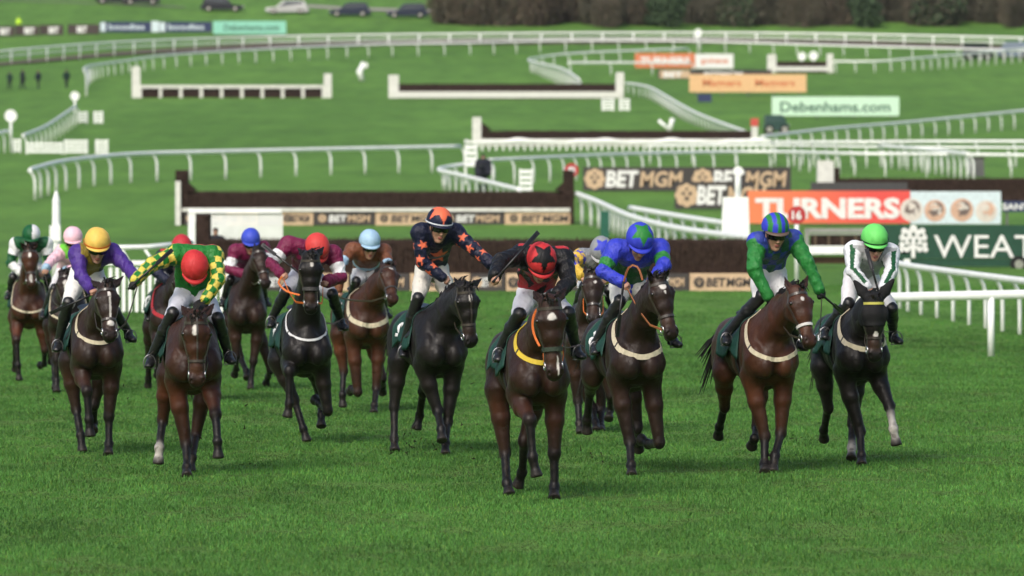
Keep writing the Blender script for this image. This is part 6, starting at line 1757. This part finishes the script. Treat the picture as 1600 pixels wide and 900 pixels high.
 dict(seed=11, d=64.0, yaw=3, chest=(922, 527), coat=BRN * 1.3, head=((926, 428), (928, 502)), ears=((914, 414), (938, 414)), h=.013, warm=.5, num='14',
      legs=dict(FR=((903, 627), (905, 662), (907, 681), '+++', G), FL=((954, 618), (953, 640), (951, 656), '+-+'), HR=((926, 640), (930, 660), (932, 674), '-++'), HL=((940, 640), (939, 668), (938, 685), '-++', G)),
      marks=[(.22, .02, .04, .018)], reinm=M_ORANGE, label='brown horse squeezed between the leader and the blue rider',
      rider=dict(head=(940, 391), pitch=46, hip=(928, 438), sh=((908, 402), (958, 400)), el=((892, 410), (966, 425)), ha=((910, 432), (944, 436)), kn=((912, 450), (952, 455)), ft=((897, 486), (962, 490)), goggles=False,
        silks=sl_yellow, cap=cap_star(GRY, BLU, .9, .5, .42), peak=lin(170, 172, 175), reinm=M_ORANGE, label='jockey in yellow sleeves with blue stars and a grey cap')),
]
FR_BY = {}
for H in HORSES:
    hr = make_horse(H)
    make_rider(H['rider'], H, hr)
    FR_BY[H['seed']] = hr['f']
make_whip('whip raised in the bare right hand of the leading black and red jockey', FR_BY[10], 778, 432, 838, 366, .80, .62)
make_whip('broad flapped whip in the gloved hand of the checked jockey', FR_BY[4], 209, 444, 266, 393, .80, .62)
make_whip('whip carried level at the thigh of the purple jockey', FR_BY[3], 140, 462, 82, 488, .70, .45)
make_whip('whip slanting up left from the hand of the maroon jockey with orange rein', FR_BY[7], 462, 422, 412, 384, .85, .5)
make_whip('whip hanging straight down from the hand of the blue jockey', FR_BY[12], 973, 452, 965, 522, .85, .80)
make_whip('whip pointing back in the left glove of the striped cap jockey', FR_BY[13], 1288, 464, 1315, 487, .75, .45)
make_whip('whip held upright in front of the face of the lime cap jockey', FR_BY[14], 1371, 450, 1355, 393, .80, .70)

# ------------------------------------------------------------------ small far people
def walker(seed, jacket, legs, hh=.03):
    rg = np.random.default_rng(seed); st = rg.uniform(.08, .22)
    L = [Seg((0, -.09, .92), (st * .5, -.10, .50), .085, wb=.062), Seg((st * .5, -.10, .50), (st, -.10, .07), .06, wb=.042), Seg((0, .09, .92), (-st * .4, .10, .50), .085, wb=.062), Seg((-st * .4, .10, .50), (-st * 1.2, .10, .08), .06, wb=.042),
         Seg((st, -.10, .05), (st + .16, -.10, .04), .045), Seg((-st * 1.2, .10, .05), (-st * 1.2 + .15, .10, .04), .045), Seg((0, 0, .93), (0, 0, 1.02), .16, .11)]
    T = [Seg((0, 0, .95), (.02, 0, 1.40), .17, .12, .19, .12), Seg((.02, -.20, 1.42), (.02, .20, 1.42), .07), Seg((.02, -.21, 1.42), (-.05, -.26, 1.12), .06, wb=.05), Seg((-.05, -.26, 1.12), (.10, -.24, .88), .05, wb=.04), Seg((.02, .21, 1.42), (.06, .26, 1.12), .06, wb=.05), Seg((.06, .26, 1.12), (.16, .22, .90), .05, wb=.04)]
    Hd = [Seg((.02, 0, 1.44), (.03, 0, 1.56), .055), Ell((.04, 0, 1.64), (.10, .08, .12)), Ell((.13, 0, 1.62), (.02, .015, .02)), Seg((.10, -.24, .88), (.13, -.24, .80), .035), Seg((.16, .22, .90), (.19, .22, .82), .035)]
    return L, T, Hd
def person_far(label, u, vg, jacket, legs, rz=0.0, seed=0, hat=None, scale=1.0, bulk=.026):
    Y = depth_at(vg); P = lift(u, vg, Y)
    root = empty('person', (P[0], Y, float(ground(Y))), rz); root.scale = (scale,) * 3
    tag(root, label, 'person', 'people on the course')
    L, T, Hd = walker(seed, jacket, legs)
    V, Q = smooth(L + T + Hd, .028); link_mesh('body', mesh_from('body', V, Q, M_SKIN, True, full(len(V), SKIN)), None, root)
    V, Q = surface(L, .028, offset=.016); link_mesh('trousers', mesh_from('trousers', V, Q, mat('cloth_%d_%d' % (seed, 1), legs, .8)), None, root)
    V, Q = surface(T, .028, offset=bulk); link_mesh('jacket', mesh_from('jacket', V, Q, mat('cloth_%d_%d' % (seed, 2), jacket, .8)), None, root)
    V, Q = surface([Ell((.02, 0, 1.69), (.115, .095, .09))], .02); link_mesh('hat', mesh_from('hat', V, Q, mat('cloth_%d_%d' % (seed, 3), hat or jacket, .8)), None, root)
DKG_, DKN = (.008, .03, .022), (.010, .012, .022)
person_far('far person in dark green walking at the left edge, leftmost of four', 15, 139, DKG_, DKN, 1.2, 61, (.02, .05, .03), .92)
person_far('far stout person in dark navy, second from left of four', 35, 139, DKN, DKN, .6, 62, (.03, .03, .03), 1.02, .06)
person_far('far person in dark blue green, third from left of four', 60, 138, (.008, .02, .03), DKN, 2.4, 63, (.05, .02, .02), .95)
person_far('far person in dark green standing apart, rightmost of four', 104, 138, DKG_, DKN, 2.0, 64)
person_far('person in a hi-vis yellow jacket at the far left boards', 29, 50, (.50, .80, .05), DKN, 1.5, 65)
person_far('photographer in dark clothes behind the corner of the white rail', 755, 305, DKN, DKN, -1.6, 66, (.02, .02, .025), 1.05, .075)
r_, Y_, o_ = thing_px('camera', 'dark camera held up by the photographer behind the white rail', 'camera', 752, 305)
Y_ -= .42; P = lift(751, 259, Y_)
b = MB(); b.box((P[0] - o_[0], -.42, P[2] - o_[2]), (.17, .1, .13)); b.build('body', M_BLACK, r_)
b = MB(); b.tube([(P[0] - o_[0], -.46, P[2] - o_[2]), (P[0] - o_[0], -.70, P[2] - o_[2])], .055, 12); b.build('lens', M_GLASS, r_, True)
person_far('person with a pale face in dark clothes behind the nearest fence, by the blue cap', 337, 441, DKN, DKN, -1.57, 67, (.05, .04, .035), .82)

# ------------------------------------------------------------------ flying turf
b = MB(); rg = np.random.default_rng(77)
for (u, v, d, n_, sp) in ((640, 690, 58.5, 40, 22), (760, 680, 51, 16, 30), (762, 500, 51, 8, 40), (388, 722, 54, 6, 8), (930, 715, 54, 5, 10), (1245, 690, 55.5, 8, 14), (205, 600, 55, 4, 30), (1310, 635, 57, 5, 12), (70, 640, 58, 4, 30), (345, 690, 54, 5, 40), (690, 600, 58, 6, 60)):
    for k in range(n_):
        p = lift(u + rg.normal(0, sp), v + rg.normal(0, sp * .6), d + rg.uniform(-.5, .5))
        if p[2] < .03: p[2] = .03 + rg.random() * .1
        s = rg.uniform(.004, .012)
        b.tube([p, p + rg.normal(0, 1, 3) * s, p + rg.normal(0, 1, 3) * s * 1.6], [s * .6, s * .7, s * .3], 5)
o = b.build('turf_clods', mat('flying_turf', (.018, .016, .010), .95, .1, var=.4, scale=30), None); tag(o, 'dark scraps of turf thrown up by the hooves', 'turf clods', kind='stuff')
